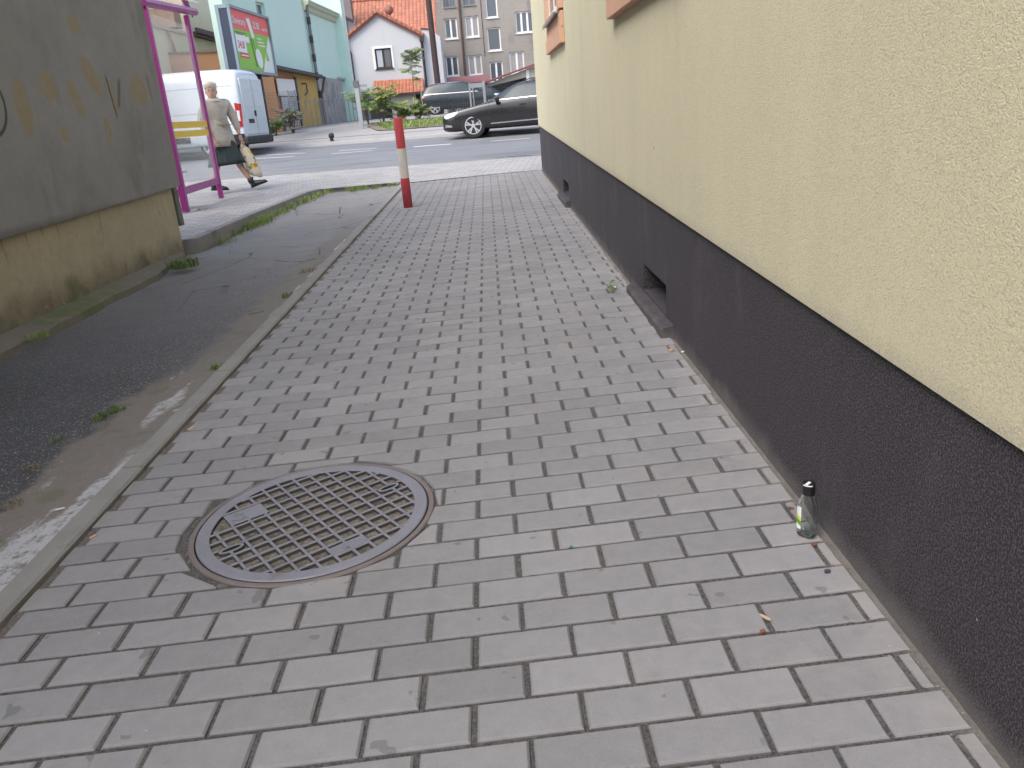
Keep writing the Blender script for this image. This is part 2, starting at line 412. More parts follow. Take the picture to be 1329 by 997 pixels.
struct('pavement_side',sheet([(-30,9.2),(-9,7.9),(-3.3,7.12),(-2.95,7.38),(-2.79,7.52)],[(-30,17.6),(-12,16.2),(-4.6,15.45)],60,40,-.004,LZ),PAVE)
struct('pavement_corner',sheet([(.74,12.0),(6,11.3),(24,9.2)],[(.92,14.8),(6,14.2),(24,12)],30,12,0,LZ),PAVE)
LK=[(-3.3,7.06),(-2.98,7.32),(-2.75,7.46),(-2.70,9.27),(-2.52,12.12)]
struct('pavement_kerb',sweep(LK,[(0.0,-.2),(0.0,.004),(-.008,.010),(-.082,.010),(-.085,-.06)],0,LZ,.3),KERB)
struct('strip_end_kerb',sweep([(-2.56,12.16),(KX,12.03)],[(0,-.2),(0,.006),(-.07,.008),(-.07,-.02)],0,lambda x,y:GZ(x,y)+.005,.3),KERB)
# ---------------- road
m=Mat('road_asphalt',space='Position')
c=m.scale((.19,.195,.205),m.noise(.7,5,.6)*.5+.75); c=m.scale(c,m.noise(90,3,.8)*.5+.75)
u=m.x*math.cos(R(-6))+m.y*math.sin(R(-6)); v=m.y*math.cos(R(-6))-m.x*math.sin(R(-6))
c=m.mix(c,(.10,.105,.115),(m.noise(.8,4,off=4,stretch=(.4,2,1))).ss(.52,.66)*.6)
m.col(c); m.rough(m.noise(1.2,4)*.25+.42); m.bump(m.noise(140,3,.7),.004); ROAD=m.m
FK=[(-30,28),(-12,26.0),(-7.33,25.4),(-3.9,25.15),(-1.22,24.95),(.16,24.6),(1.45,23.9),(6,23.2),(24,21)]
def rz(x,y): return GZ(x,y)
struct('road',sheet(NK,FK,90,24,-.045),ROAD)
KP=[(0,-.12),(0,.012),(.01,.02),(.13,.02),(.14,-.02)]
struct('road_kerb_near',sweep(NK,[(-.0,-.15),(0,.004),(.008,.008),(.11,.008),(.12,-.03)],0,GZ,.6),KERB)
LIGHTK=simple('light_kerb_stone',(.42,.42,.42),.85,.2,3,bump=.003,space='Position')
struct('road_kerb_far',sweep(FK,[(0,-.15),(0,.035),(-.01,.04),(-.13,.04),(-.14,-.02)],0,GZ,.6),LIGHTK)
WHITE=simple('road_paint',(.72,.73,.75),.6,.12,8,space='Position')
def stripe(p,q,w):
    a=Vector(p);b=Vector(q);d=(b-a).normalized();n=Vector((-d.y,d.x))*w/2
    return sheet([tuple(a-n),tuple(b-n)],[tuple(a+n),tuple(b+n)],6,1,-.040)
for i,(a,b,w) in enumerate([((331,206),(382,203.2),.13),((346,201.6),(396,198.5),.13),((430,199.7),(483,195.5),.13),((440,195.6),(489,192.3),.13),((537,190.6),(586,187),.22),((637,183.3),(688,179.6),.12)]):
    pa=gp(*a,-.04); pb=gp(*b,-.04)
    struct('lane_marking',stripe(pa[:2],pb[:2],w),WHITE)
# darker wet seam by the near kerb
m=Mat('patched_tarmac',space='Position'); m.col(m.scale((.035,.035,.04),m.noise(9,3)*.6+.7)); m.rough(.55); PATCH=m.m
pz=gp(645,205,-.04); pw=gp(690,201.5,-.04)
vs=[]; N=24; a=Vector(pz[:2]); b=Vector(pw[:2]); d=b-a; n=Vector((-d.y,d.x)).normalized()
for i in range(N):
    t=2*math.pi*i/N; q=(a+b)/2+d*.55*math.cos(t)+n*(.12*math.sin(t)*(1+.3*fbm(math.cos(t)*2,math.sin(t)*2)))
    vs.append((q.x,q.y,GZ(q.x,q.y)-.041))
struct('road_patch',MB().add(vs,[tuple(range(N))]),PATCH)
# ---------------- far pavement, then ground sheet to the horizon
m=Mat('concrete_yard',space='Position'); c=m.scale((.33,.32,.315),m.noise(.9,6,.6)*.4+.8); c=m.mix(c,(.24,.225,.20),m.noise(1.3,6,.65,off=3).ss(.58,.72)*.5)
m.col(c); m.rough(.9); m.bump(m.noise(50,4),.004); YARD=m.m
struct('far_pavement',sheet([(p[0],p[1]+.12) for p in FK],[(p[0]+.4,p[1]+26) for p in FK],70,40,.025),YARD)
seam=simple('pavement_seam',(.19,.19,.19),.9,.2,5,space='Position')
struct('pavement_seam',sweep([(p[0]+.3,p[1]+1.45) for p in FK],[(-.05,.0),(-.05,.035),(.05,.035),(.05,0)],0,GZ,.8),seam)
m=Mat('dry_ground',space='Position'); c=m.mix((.13,.12,.10),(.2,.18,.15),m.noise(1,6)); m.col(c); m.rough(.95); DRY=m.m
gb=MB(); xs=[-400,-120,-60,-40,-30,-20,-14,-10,-6,-3,0,3,6,10,16,30,60,120,400]; ysn=[-60,-20,-8,-2,2,6,10,14,18,21,24,26,28,30,32,34,37,40,42,46,52,60,80,140,400,900]
vs=[(x,y,GZ(x,y)-.25) for x in xs for y in ysn]; ny=len(ysn)
gb.add(vs,[(i*ny+j,(i+1)*ny+j,(i+1)*ny+j+1,i*ny+j+1) for i in range(len(xs)-1) for j in range(ny-1)])
struct('ground',gb,DRY)
# ================================================================ corner building on the right
m=Mat('cream_stucco',space='Position')
v=m.noise(240,3,.65); n1=m.noise(420,2,.7)
c=m.scale((.60,.565,.395),m.noise(.6,4)*.16+.92); c=m.scale(c,m.noise(5,5,.6,stretch=(1,1,.25))*.16+.92); c=m.mix(c,(.40,.38,.30),m.noise(1.5,6,.7,off=7,stretch=(1,1,.35)).ss(.58,.75)*.35); c=m.mix(c,(.30,.28,.24),(m.z-(m.y*.0245+.515)+m.noise(7,5,.7)*.06-.03).ss(.05,-.01)*.35)
c=m.scale(c,v.ss(.3,.55)*.26+.78); c=m.scale(c,n1*.35+.83)
c=m.mix(c,(.16,.14,.11),m.vor(1.9).ss(.02,.012)*.8)
m.col(c); m.rough(.92); m.bump(v*1.0+n1*.5,.0022,1); CREAM=m.m
m=Mat('dark_plinth_render',space='Position')
v=m.noise(230,2,.6); c=m.mix((.017,.0145,.018),(.120,.106,.124),v.ss(.42,.64)*m.noise(380,2,.8).ss(.3,.6)); c=m.mix(c,(.30,.28,.29),m.noise(300,1).ss(.74,.78)*.7)
c=m.scale(c,m.noise(1.2,4)*.3+.85)
zz=m.z-m.y*.0144-.0105
dust=(zz+m.noise(6,5,.6,off=3)*.12-.06).ss(.07,-.01); c=m.mix(c,(.20,.185,.18),dust*.55)
c=m.mix(c,(.16,.145,.15),m.noise(3,6,.7,stretch=(1,1,.45),off=8).ss(.5,.75)*.25)
c=m.mix(c,(.5,.48,.46),m.vor(5.5).ss(.022,.012)*(zz.ss(.4,.1))*.7)
m.col(c); m.rough(.8); m.bump(v*.6+m.noise(400,2,.8)*.6,.0025,1); PLINTH=m.m
PEACH=simple('peach_trim',(.60,.36,.24),.85,.1,5,bump=.002,bs=200,space='Position')
ZT=lambda y:.515+.0245*y
bld=thing('corner_building','cream stucco building with dark purple-grey plinth along the right side of the brick path','building',(.735,0,0))
WX=.735
holes=[(3.47,4.02,.128,.262),(7.85,8.42,.205,.335)]
def facegrid(us,zs,hole,f,depth,back):
    """front face with holes; f(u,z)->xyz, depth vector along +x"""
    mb=MB(); n=len(zs)
    vs=[f(u,z) for u in us for z in zs]; fs=[]
    for i in range(len(us)-1):
        for j in range(n-1):
            if not hole((us[i]+us[i+1])/2,(zs[j]+zs[j+1])/2): fs.append((i*n+j,(i+1)*n+j,(i+1)*n+j+1,i*n+j+1))
    return mb.add(vs,fs)
mb=MB()
seg=[-3]+[h for H in holes for h in H[:2]]+[11.78]
# plinth pieces between, above and below the vents (local x=0 at the face)
def pl(y0,y1,z0,z1,x1=.35):
    vs=[]
    for y in (y0,y1):
        a=z0(y) if callable(z0) else z0; b=z1(y) if callable(z1) else z1
        vs+=[(0,y,a),(x1,y,a),(x1,y,b),(0,y,b)]
    mb.add(vs,[(0,1,2,3),(4,5,6,7),(0,1,5,4),(1,2,6,5),(2,3,7,6),(3,0,4,7)])
GB=lambda y:-.2
pl(-5,3.47,GB,ZT); pl(4.02,5.40,GB,ZT); pl(5.415,7.85,GB,ZT); pl(8.42,11.78,GB,ZT)
pl(3.47,4.02,GB,lambda y:.125); pl(3.47,4.02,lambda y:.262,ZT); pl(7.85,8.42,GB,lambda y:.205); pl(7.85,8.42,lambda y:.335,ZT)
pl(5.40,5.415,GB,lambda y:.10); pl(5.40,5.415,lambda y:.285,ZT)
obj('plinth',mb,PLINTH,bld)
BLACK=simple('cavity_shade',(.004,.004,.005),.95,.1)  # near-black colour stands for the unlit depth of holes
mb=MB()
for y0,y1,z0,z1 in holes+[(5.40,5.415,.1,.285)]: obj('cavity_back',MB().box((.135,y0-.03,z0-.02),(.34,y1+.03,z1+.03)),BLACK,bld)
# return wall round the corner + main wall
mb=MB(); 
ys=[-5+i*.25 for i in range(int(16.75/.25)+1)]; ys[-1]=11.785
rings=[[(-.012,y,ZT(y)),( .4,y,ZT(y)),(.4,y,6.2),(-.012,y,6.2)] for y in ys]
mb.loft(rings); obj('wall',mb,CREAM,bld)
mb=MB(); mb.prism([(0.0,11.785),(12,10.5),(12,10.2),(.4,11.4)],.82,6.2,'z'); obj('street_wall',mb,CREAM,bld)
mb=MB(); mb.prism([(0.012,11.78),(12,10.47),(12,10.2),(.4,11.4)],-.3,.815,'z'); obj('street_plinth',mb,PLINTH,bld)
mb=MB(); mb.box((-.25,-5,6.2),(12,12.0,6.35)); obj('eaves',mb,simple('eaves_board',(.3,.22,.17)),bld)
# vent ledges
for y0,y1,zl,zh in ((3.33,4.24,.055,.135),(7.72,8.60,.125,.21)):
    z0=GZ(WX,(y0+y1)/2)-.02
    mb=MB().prism([(-.050,z0),(-.056,zl+.040),(-.044,zl+.055),(.0,zh-.02),(.13,zh-.018),(.13,z0)],y0,y1,'y')
    M_=Matrix.Identity(4)
    vs=[]
    mb.v=[(v[0],v[1],v[2]) for v in mb.v]
    obj('vent_ledge',mb,PLINTH,bld,bevel=.006)
# window surrounds
GLAS=simple('window_glass_dark',(.05,.06,.07),.08,.2,1,spec=.8)
PVC=simple('white_window_frame',(.78,.78,.78),.4,.04)
SILLM=simple('grey_sheet_sill',(.30,.29,.29),.45,.1,6,metal=.4)
def surround(y0,y1,zb,zt,step=True):
    w=tag(obj('window_surround',MB().box((-.055,y0,zb),(-.012,y1,zb+.125)).box((-.04,y0+.0,zb+.128),(-.012,y1,zb+.25)).box((-.05,y0,zb+.27),(-.012,y0+.22,zt)).box((-.05,y1-.22,zb+.27),(-.012,y1,zt)).box((-.05,y0,zt),(-.012,y1,zt+.2)),PEACH,bld,bevel=.004))
    obj('window_sill',MB().box((-.08,y0+.2,zb+.253),(-.012,y1-.10,zb+.266)).box((-.085,y0+.2,zb+.235),(-.08,y1-.10,zb+.266)),SILLM,w)
    obj('window_frame',MB().box((-.02,y0+.22,zb+.28),(-.005,y0+.29,zt)).box((-.02,y1-.29,zb+.28),(-.005,y1-.22,zt)).box((-.02,y0+.29,zb+.28),(-.005,y1-.29,zb+.35)).box((-.02,(y0+y1)/2-.05,zb+.35),(-.005,(y0+y1)/2+.05,zt)),PVC,w)
    obj('window_pane',MB().box((-.0145,y0+.29,zb+.35),(-.013,y1-.29,zt)),GLAS,w)
surround(7.35,8.98,1.555,3.3)
surround(2.95,4.62,1.463,3.3)
# ================================================================ left building
LA=88.2
lob=thing('old_plastered_building','old building with patched grey plaster above a stained ochre plinth on the left','building',(-2.80,7.2,0),rz=LA-90)
LM=Matrix.Rotation(R(LA-90),4,'Z')
m=Mat('grey_plaster')      # local coordinates: y runs along the wall (0 at the far corner), z up
c=m.scale((.245,.245,.248),m.noise(1.3,6,.62)*.6+.70); c=m.scale(c,m.noise(9,5,.6)*.26+.87); c=m.mix(c,(.135,.13,.128),m.noise(2.2,5,.6,stretch=(1,1,.4),off=4).ss(.52,.7)*.5)
c=m.mix(c,(.28,.27,.255),m.noise(3.1,6,.7,off=14).ss(.55,.72)*.5)
wob=m.noise(7,5,.7)*.2-.1
oc=None
for (py,pz,ry,rz_,sh) in [(-1.95,1.31,.085,.17,.0),(-1.62,1.43,.10,.10,.0),(-1.30,1.35,.06,.13,-.3),(-1.02,1.52,.10,.13,-.5),(-.30,1.42,.17,.11,0),(-.75,1.36,.05,.12,0),(-1.55,1.12,.05,.05,0),(-.95,1.14,.05,.09,0),(-1.1,1.85,.08,.06,0)]:
    yy=(m.y-(py))+ (m.z-pz)*(-sh)
    d=((yy/ry).pow(2) if False else (yy/ry)*(yy/ry))+((m.z-pz)/rz_)*((m.z-pz)/rz_)
    e=(d+wob*12).ss(1.35,.65); oc=e if oc is None else oc.mx(e)
och=m.mix((.33,.265,.16),(.22,.185,.125),m.noise(14,5,.7)); c=m.mix(c,och,oc*m.noise(20,4,.6).ss(.25,.5)*.85)
gd=None                                                               # sprayed graffiti strokes
for (cy,cz,r,y0) in [(-2.32,1.32,.185,-2.30)]:
    rr_=((m.y-cy)*(m.y-cy)+(m.z-cz)*(m.z-cz)).sqrt(); gd=(rr_-r).abs().ss(.016,.006)*(m.y-(cy+.02)).ss(-.05,.02)
st=((m.y+.78)+(m.z-1.37)*.12).abs().ss(.014,.005)*(m.z-1.37).abs().ss(.17,.13)
st2=((m.y+.66)+(m.z-1.37)*-.5).abs().ss(.035,.004)*(m.z-1.40).abs().ss(.13,.07)
st3=((m.y+.08)+(m.z-1.45)*.1).abs().ss(.03,.0)*(m.z-1.45).abs().ss(.16,.05)
c=m.mix(c,(.035,.035,.036),(gd.mx(st).mx(st2*.7).mx(st3*.5))*.85)
c=m.mix(c,(.06,.058,.052),(m.z-.60+m.noise(12,3)*.03).ss(.06,.0)*.5)
m.col(c); m.rough(.92); m.bump(m.noise(16,6,.7)*.8+m.noise(200,3)*.15,.012,.8); GPL=m.m
m=Mat('ochre_stained_plinth')
c=m.mix((.46,.41,.29),(.32,.29,.22),m.noise(2.6,6,.65)); c=m.scale(c,m.noise(14,5,.6)*.3+.85)
zg=m.z+m.noise(3,5,.6,off=2)*.3-.15
c=m.mix(c,(.135,.125,.085),zg.ss(.30,.05)*.75); c=m.mix(c,(.095,.105,.05),m.noise(2.4,5,.6,off=9).ss(.52,.66)*zg.ss(.28,.08)*.7)
c=m.mix(c,(.20,.145,.11),m.noise(4,5,.6,off=19).ss(.54,.62)*(m.z-.11).abs().ss(.10,.03)*.8)
c=m.mix(c,(.05,.047,.035),m.noise(16,5,.7,stretch=(1,1,.10),off=5).ss(.56,.70)*(m.z+m.noise(8,3)*.1).ss(.40,.66)*.85)
c=m.mix(c,(.08,.07,.05),m.noise(7,5,.75,stretch=(1,1.4,.25),off=12,dist=1.2).ss(.63,.67)*.55)
sc1=(m.noise(5,3,.5,off=3,stretch=(1,1,.5))-.5).abs().ss(.012,.003)*m.noise(2.3,3,off=44).ss(.5,.6); c=m.mix(c,(.40,.36,.27),sc1*.5)
m.col(c); m.rough(.9); m.bump(m.noise(11,6,.7)+m.noise(60,4)*.2-sc1*.3,.012,.9); OCH=m.m
def wz(y): return .638+(y)*.024+.0
mb=MB(); ysl=[-10+i*.25 for i in range(41)]+[.13]
rings=[]
for y in ysl:
    t=.004*fbm(y*3,2)
    rings.append([(.042+t,y,wz(y)+.012*fbm(y*6,5)*.3),(-8,y,wz(y)),(-8,y,4.6),(.042,y,4.6)])
mb.loft(rings); obj('upper_wall',mb,GPL,lob)
mb=MB(); rings=[[(.004*fbm(y*4,9),y,-.25),(-8,y,-.25),(-8,y,wz(y)),(.004*fbm(y*4,1),y,wz(y))] for y in ysl[:-1]]+[[(0,.02,-.25),(-8,.02,-.25),(-8,.02,wz(0)),(0,.02,wz(0))]]
mb.loft(rings); obj('plinth',mb,OCH,lob)
obj('corner_slab',MB().box((-8,.045,.30),(.012,.128,.64)),GPL,lob,bevel=.006)
obj('eaves',MB().box((-8.2,-10,4.6),(.12,.2,4.7)),simple('eaves_sheet',(.12,.11,.1)),lob)
m=Mat('mossy_concrete',space='Position')
c=m.scale((.18,.165,.135),m.noise(6,6,.65)*.6+.7); c=m.mix(c,(.11,.14,.04),m.noise(3.5,5,.65,off=6).ss(.50,.62)*m.y.ss(6.3,4.8)*.8); c=m.mix(c,(.27,.25,.21),m.noise(13,4,off=2).ss(.6,.7)*.4)
m.col(c); m.rough(.95); m.bump(m.noise(40,6,.75),.012); MOSS=m.m
rings=[]
for i in range(60):
    y=-.8+i*.135
    xw=-2.80+(y-7.2)*math.tan(R(90-LA))*-1*-1
    xw=-2.80-(7.2-y)*.0314
    w=.165 if y<6.2 else .165*(7.3-y)/1.1
    e=w+.03*fbm(y*2.3,7)+.012*fbm(y*11,3)
    g=GZ(xw,y)
    rings.append([(xw-.05,y,g-.2),(xw-.05,y,g+.045),(xw+e*.4,y,g+.028+.006*fbm(y*7,1)),(xw+e,y,g+.004+.006*fbm(y*8,4)),(xw+e+.015,y,g-.12)])
tag(obj('wall_footing',MB().loft(rings),MOSS,None,smooth=False),'broken mossy concrete edging along the foot of the ochre plinth','footing')
# ================================================================ manhole cover
mh=thing('manhole_cover','round cast iron manhole cover with square ribs set in the brick path','manhole cover',(MH[0],MH[1],GZ(*MH)+.0),rz=0)
m=Mat('worn_cast_iron'); c=m.scale((.235,.235,.27),m.noise(9,5,.6)*.35+.82); c=m.mix(c,(.16,.11,.085),m.noise(5,5,.65,off=7).ss(.60,.72)*.5); c=m.scale(c,m.noise(250,2,.8)*.4+.8)
c=m.mix(c,(.05,.042,.036),(m.z-m.x*.0146-m.y*.0144).ss(.0004,-.0014)*.85)  # iron below the top face coloured dark, painted shade between the ribs
m.col(c); m.rough(m.noise(30,4)*.25+.42); m.b.inputs['Metallic'].default_value=.3; m.bump(m.noise(140,4,.7),.0025); IRON=m.m
m=Mat('packed_grit'); c=m.mix((.09,.08,.064),(.26,.235,.195),m.noise(75,5,.8).ss(.32,.66)); c=m.mix(c,(.075,.065,.055),m.noise(14,5,.6,off=3).ss(.5,.68)*.7); c=m.mix(c,(.10,.12,.04),m.noise(9,4,off=13).ss(.63,.7)*.6); c=m.mix(c,(.4,.37,.33),m.vor(130).ss(.2,.08)*.5)
m.col(c); m.rough(.97); m.bump(m.noise(150,5,.8),.006); GRIT=m.m
m=Mat('frame_mortar',space='Position'); c=m.mix((.13,.122,.11),(.25,.235,.215),m.noise(30,6,.75)); c=m.mix(c,(.06,.07,.03),m.noise(8,4,off=4).ss(.6,.66)*.5); m.col(c); m.rough(.95); m.bump(m.noise(120,5,.8),.008); MORT=m.m
sx_,sy_=.0146,.0144
def tz(x,y): return sx_*x+sy_*y
def ring(r0,r1,z0,z1,n=96,ch=.003,jit=0):
    rg=[]
    for i in range(n):
        a=2*math.pi*i/n; q=1+jit*fbm(math.cos(a)*2,math.sin(a)*2)
        P=[(r0*1.0,z0),(r0+ch*.3,z1-ch*.4),(r0+ch,z1),(r1*q-ch,z1),(r1*q,z1-ch),(r1*q,z0)]
        rg.append([(r*math.cos(a),r*math.sin(a),z+tz(r*math.cos(a),r*math.sin(a))) for r,z in P])
    mb=MB(); mb.loft(rg+[rg[0]],cap=False); return mb
obj('mortar_bed',ring(.325,.366,-.05,-.0075,ch=.012,jit=.07),MORT,mh)
obj('frame',ring(.3215,.338,-.05,.0005),simple('rusty_frame',(.17,.145,.14),.6,.3,8,metal=.2,bump=.003),mh)
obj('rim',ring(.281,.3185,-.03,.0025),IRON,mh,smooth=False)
obj('grit',MB().add([(.283*math.cos(2*math.pi*i/64),.283*math.sin(2*math.pi*i/64),-.0085+tz(.283*math.cos(2*math.pi*i/64),.283*math.sin(2*math.pi*i/64))) for i in range(64)],[tuple(range(64))]),GRIT,mh)
GA=R(35); mb=MB()
plates=[(-.255,-.085,.125,.20),( -.045,.045,-.245,-.195)]   # (a0,a1,b0,b1) in rib coordinates
ca,sa=math.cos(GA),math.sin(GA)
def rp(a,b): return (a*ca-b*sa,a*sa+b*ca)
def bar(a0,b0,a1,b1,w=.0088):
    A=Vector(rp(a0,b0));B=Vector(rp(a1,b1));d=(B-A).normalized();n=Vector((-d.y,d.x))
    def q(v,k,z): p=v+n*k; return (p.x,p.y,z+tz(p.x,p.y))
    r=[[q(v,-w/2-.001,-.014),q(v,-w/2+.0005,.0012),q(v,-w/2+.0018,.0022),q(v,w/2-.0018,.0022),q(v,w/2-.0005,.0012),q(v,w/2+.001,-.014)] for v in (A,B)]
    mb.loft(r)
RI=.283
sp_=.0485
for axis in (0,1):
    for k in range(-5,6):
        o=k*sp_+(.0 if axis else .012)
        if abs(o)>RI-.012: continue
        L=math.sqrt(RI*RI-o*o)
        iv=[(-L,L)]
        def cut(iv,lo,hi):
            out=[]
            for a,b in iv:
                if hi<=a or lo>=b: out.append((a,b)); continue
                if a<lo: out.append((a,lo))
                if b>hi: out.append((hi,b))
            return out
        for a0,a1,b0,b1 in plates:
            if axis==0 and b0<o<b1: iv=cut(iv,a0,a1)
            if axis==1 and a0<o<a1: iv=cut(iv,b0,b1)
        for s in (-1,1):
            if axis==0 and abs(o)<.03: iv=cut(iv,*(sorted((s*.205,s*.268))))
            if axis==1 and abs(o-s*.2365)<.028: iv=cut(iv,-.016,.016)
        for a,b in iv:
            if axis==0: bar(a,o,b,o)
            else: bar(o,a,o,b)
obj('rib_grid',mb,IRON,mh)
mb=MB()
def plate(a0,a1,b0,b1,z=.001):
    P=[rp(a0,b0),rp(a1,b0),rp(a1,b1),rp(a0,b1)]
    vs=[(x,y,-.012+tz(x,y)) for x,y in P]+[(x,y,z+tz(x,y)) for x,y in P]
    mb.add(vs,[(0,1,2,3),(4,5,6,7),(0,1,5,4),(1,2,6,5),(2,3,7,6),(3,0,4,7)])
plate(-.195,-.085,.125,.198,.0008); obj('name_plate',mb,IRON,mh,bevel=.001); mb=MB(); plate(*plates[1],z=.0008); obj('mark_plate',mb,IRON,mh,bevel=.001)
for s in (-1,1):
    mb=MB(); n=20
    P=[rp(s*.2365+.026*math.cos(2*math.pi*i/n),.0085*math.sin(2*math.pi*i/n)) for i in range(n)]
    mb.add([(x,y,.0002+tz(x,y)) for x,y in P],[tuple(range(n))]); obj('lifting_slot',mb,BLACK,mh)  # flat black disc painted for the shade in the slot
    mb=MB(); rg=[]
    for i in range(n):
        t=2*math.pi*i/n; rg.append([(*rp(s*.2365+(.026+k)*math.cos(t),(.0085+k)*math.sin(t)),z) for k,z in ((0,-.012),(0,.0008),(.008,.0008),(.009,-.012))])
    rg=[[(x,y,z+tz(x,y)) for x,y,z in r] for r in rg]
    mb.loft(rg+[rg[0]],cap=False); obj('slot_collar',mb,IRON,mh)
def emboss(txt,a,b,size,bold=.0006,rot=0):
    t=text_mesh(txt,size,.0016,bold,.95); M=Matrix.Rotation(rot,3,'Z')
    t.v=[(lambda p,q,z:(p,q,z+tz(p,q)))(*rp(a+(M@Vector((x,y,0))).x,b+(M@Vector((x,y,0))).y),z+.0012) for x,y,z in t.v]
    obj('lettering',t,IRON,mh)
emboss('NA',-.188,.135,.034); emboss('EL',-.172,.168,.030); emboss('M',-.018,-.232,.026)
n=28; rg=[]
for i in range(n):
    t=2*math.pi*i/n; rg.append([(*rp((.036+k)*math.cos(t),-.2215+(.017+k)*math.sin(t)),z) for k,z in ((0,-.001),(0,.0018),(.003,.0018),(.003,-.001))])
rg=[[(x,y,z+tz(x,y)) for x,y,z in r] for r in rg]
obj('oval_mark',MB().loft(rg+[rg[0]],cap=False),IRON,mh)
# ================================================================ bollard
b0=gp(530,270,0)
bo=thing('bollard','waist-high red and white banded steel bollard standing in the brick path','bollard',(b0[0],b0[1],b0[2]-.01))
m=Mat('banded_paint')
red=m.mix((.46,.055,.065),(.62,.30,.29),m.noise(26,5,.7,stretch=(1,1,.4)).ss(.60,.72)*.6)
wh=m.mix((.60,.57,.52),(.30,.25,.2),m.noise(20,5,.7,off=5,stretch=(1,1,.3)).ss(.60,.72)*.6)
edge=m.noise(30,3)*.012
c=m.mix(red,wh,(m.z+edge-.335).ss(0,.004)*(m.z+edge-.645).ss(.004,0)); c=m.mix(c,(.09,.05,.04),m.noise(30,4,.75,off=15).ss(.67,.70)*.9)
c=m.mix(c,(.5,.47,.42),m.noise(34,4,.75,off=25).ss(.66,.69)*m.z.ss(.3,.1)*.8)
m.col(c); m.rough(.55); m.bump(m.noise(50,4),.002); 
rings=[]
for z,r in ((0,.05),(.3,.0495),(.6,.049),(.945,.049),(.957,.046)):
    rings.append([(r*math.cos(2*math.pi*i/32),r*math.sin(2*math.pi*i/32),z) for i in range(32)])
obj('post',MB().loft(rings),m.m,bo,smooth=False)
for p in bo.children[0].data.polygons: p.use_smooth=abs(p.normal.z)<.5
mr=[[(r*(1+.12*fbm(math.cos(t)*2,math.sin(t)*2,3))*math.cos(t),r*(1+.12*fbm(math.cos(t)*2,math.sin(t)*2,3))*math.sin(t),z) for r,z in ((.045,.012),(.06,.017),(.095,.012),(.105,-.01))] for t in [2*math.pi*i/32 for i in range(33)]]
obj('mortar_collar',MB().loft(mr,cap=False,closed=False),simple('collar_mortar',(.26,.25,.24),.95,.3,30,bump=.004),bo)
obj('top_cap',MB().tube((0,0,.955),(0,0,.962),.044,n=32),simple('rusty_cap',(.35,.16,.13),.8,.3,20),bo)
# ================================================================ bottle
g0=gp(1052,698,0); bot=thing('glass_bottle','small empty clear glass bottle with black cap standing against the dark plinth','bottle',(.683,1.668,GZ(.683,1.668)+.001),rz=-48)
def sq(rx,ry,z,k=3.2,n=40):
    o=[]
    for i in range(n):
        t=2*math.pi*i/n; c_,s_=math.cos(t),math.sin(t); d=(abs(c_)**k+abs(s_)**k)**(-1/k); o.append((rx*c_*d,ry*s_*d,z))
    return o
prof=[(.0185,.013,.0005),(.0215,.0155,.004),(.0225,.0165,.014),(.0228,.0168,.05),(.0225,.0165,.078),(.020,.0155,.094),(.0155,.0135,.104),(.0125,.0125,.110),(.0122,.0122,.124)]
ou=[sq(a,b,z,3.2 if z<.09 else 2.2) for a,b,z in prof]
inn=[sq(max(.004,a-.0022),max(.004,b-.0022),max(z,.006),3.2 if z<.09 else 2.2) for a,b,z in prof]
mb=MB(); mb.loft(ou+inn[::-1],cap=True)
BG=glass('bottle_glass',(.93,.97,.95),.01,1.5); obj('glass',mb,BG,bot,smooth=True)
mb=MB(); rg=[[(r*math.cos(2*math.pi*i/40),r*math.sin(2*math.pi*i/40),z) for i in range(40)] for r,z in ((.0145,.112),(.0148,.113),(.0148,.119),(.0141,.1195),(.0141,.1205),(.0150,.121),(.0150,.139),(.0142,.1405))]
obj('screw_cap',mb.loft(rg),simple('black_cap',(.012,.012,.014),.3,.1,spec=.6),bot)
mb=MB(); rg=[[(.01515*math.cos(a),.01515*math.sin(a),z) for a in [R(-120+i*9) for i in range(11)]] for z in (.1365,.1396)]
obj('tax_strip',mb.loft(rg,cap=False,closed=False).box((-.003,-.0152,.1402),(.004,.004,.1412)),simple('white_paper',(.8,.8,.8),.6,.05),bot)
m=Mat('printed_label'); c=m.mix((.72,.76,.76),(.55,.62,.05),(m.z+m.x*.6).ss(.050,.046)); c=m.mix(c,(.12,.32,.05),(m.z+m.x*.6).ss(.040,.036)); c=m.mix(c,(.75,.80,.80),(m.z+m.x*.6).ss(.026,.024))
m.col(c); m.rough(.5)
mb=MB(); idx=[i for i in range(21,29)]
rg=[[(x*1.012,y*1.02,z) for x,y,_ in [sq(.0227,.0167,0)[i] for i in idx]] for z in (.022,.04,.06,.080)]
obj('label',mb.loft(rg,cap=False,closed=False),m.m,bot)
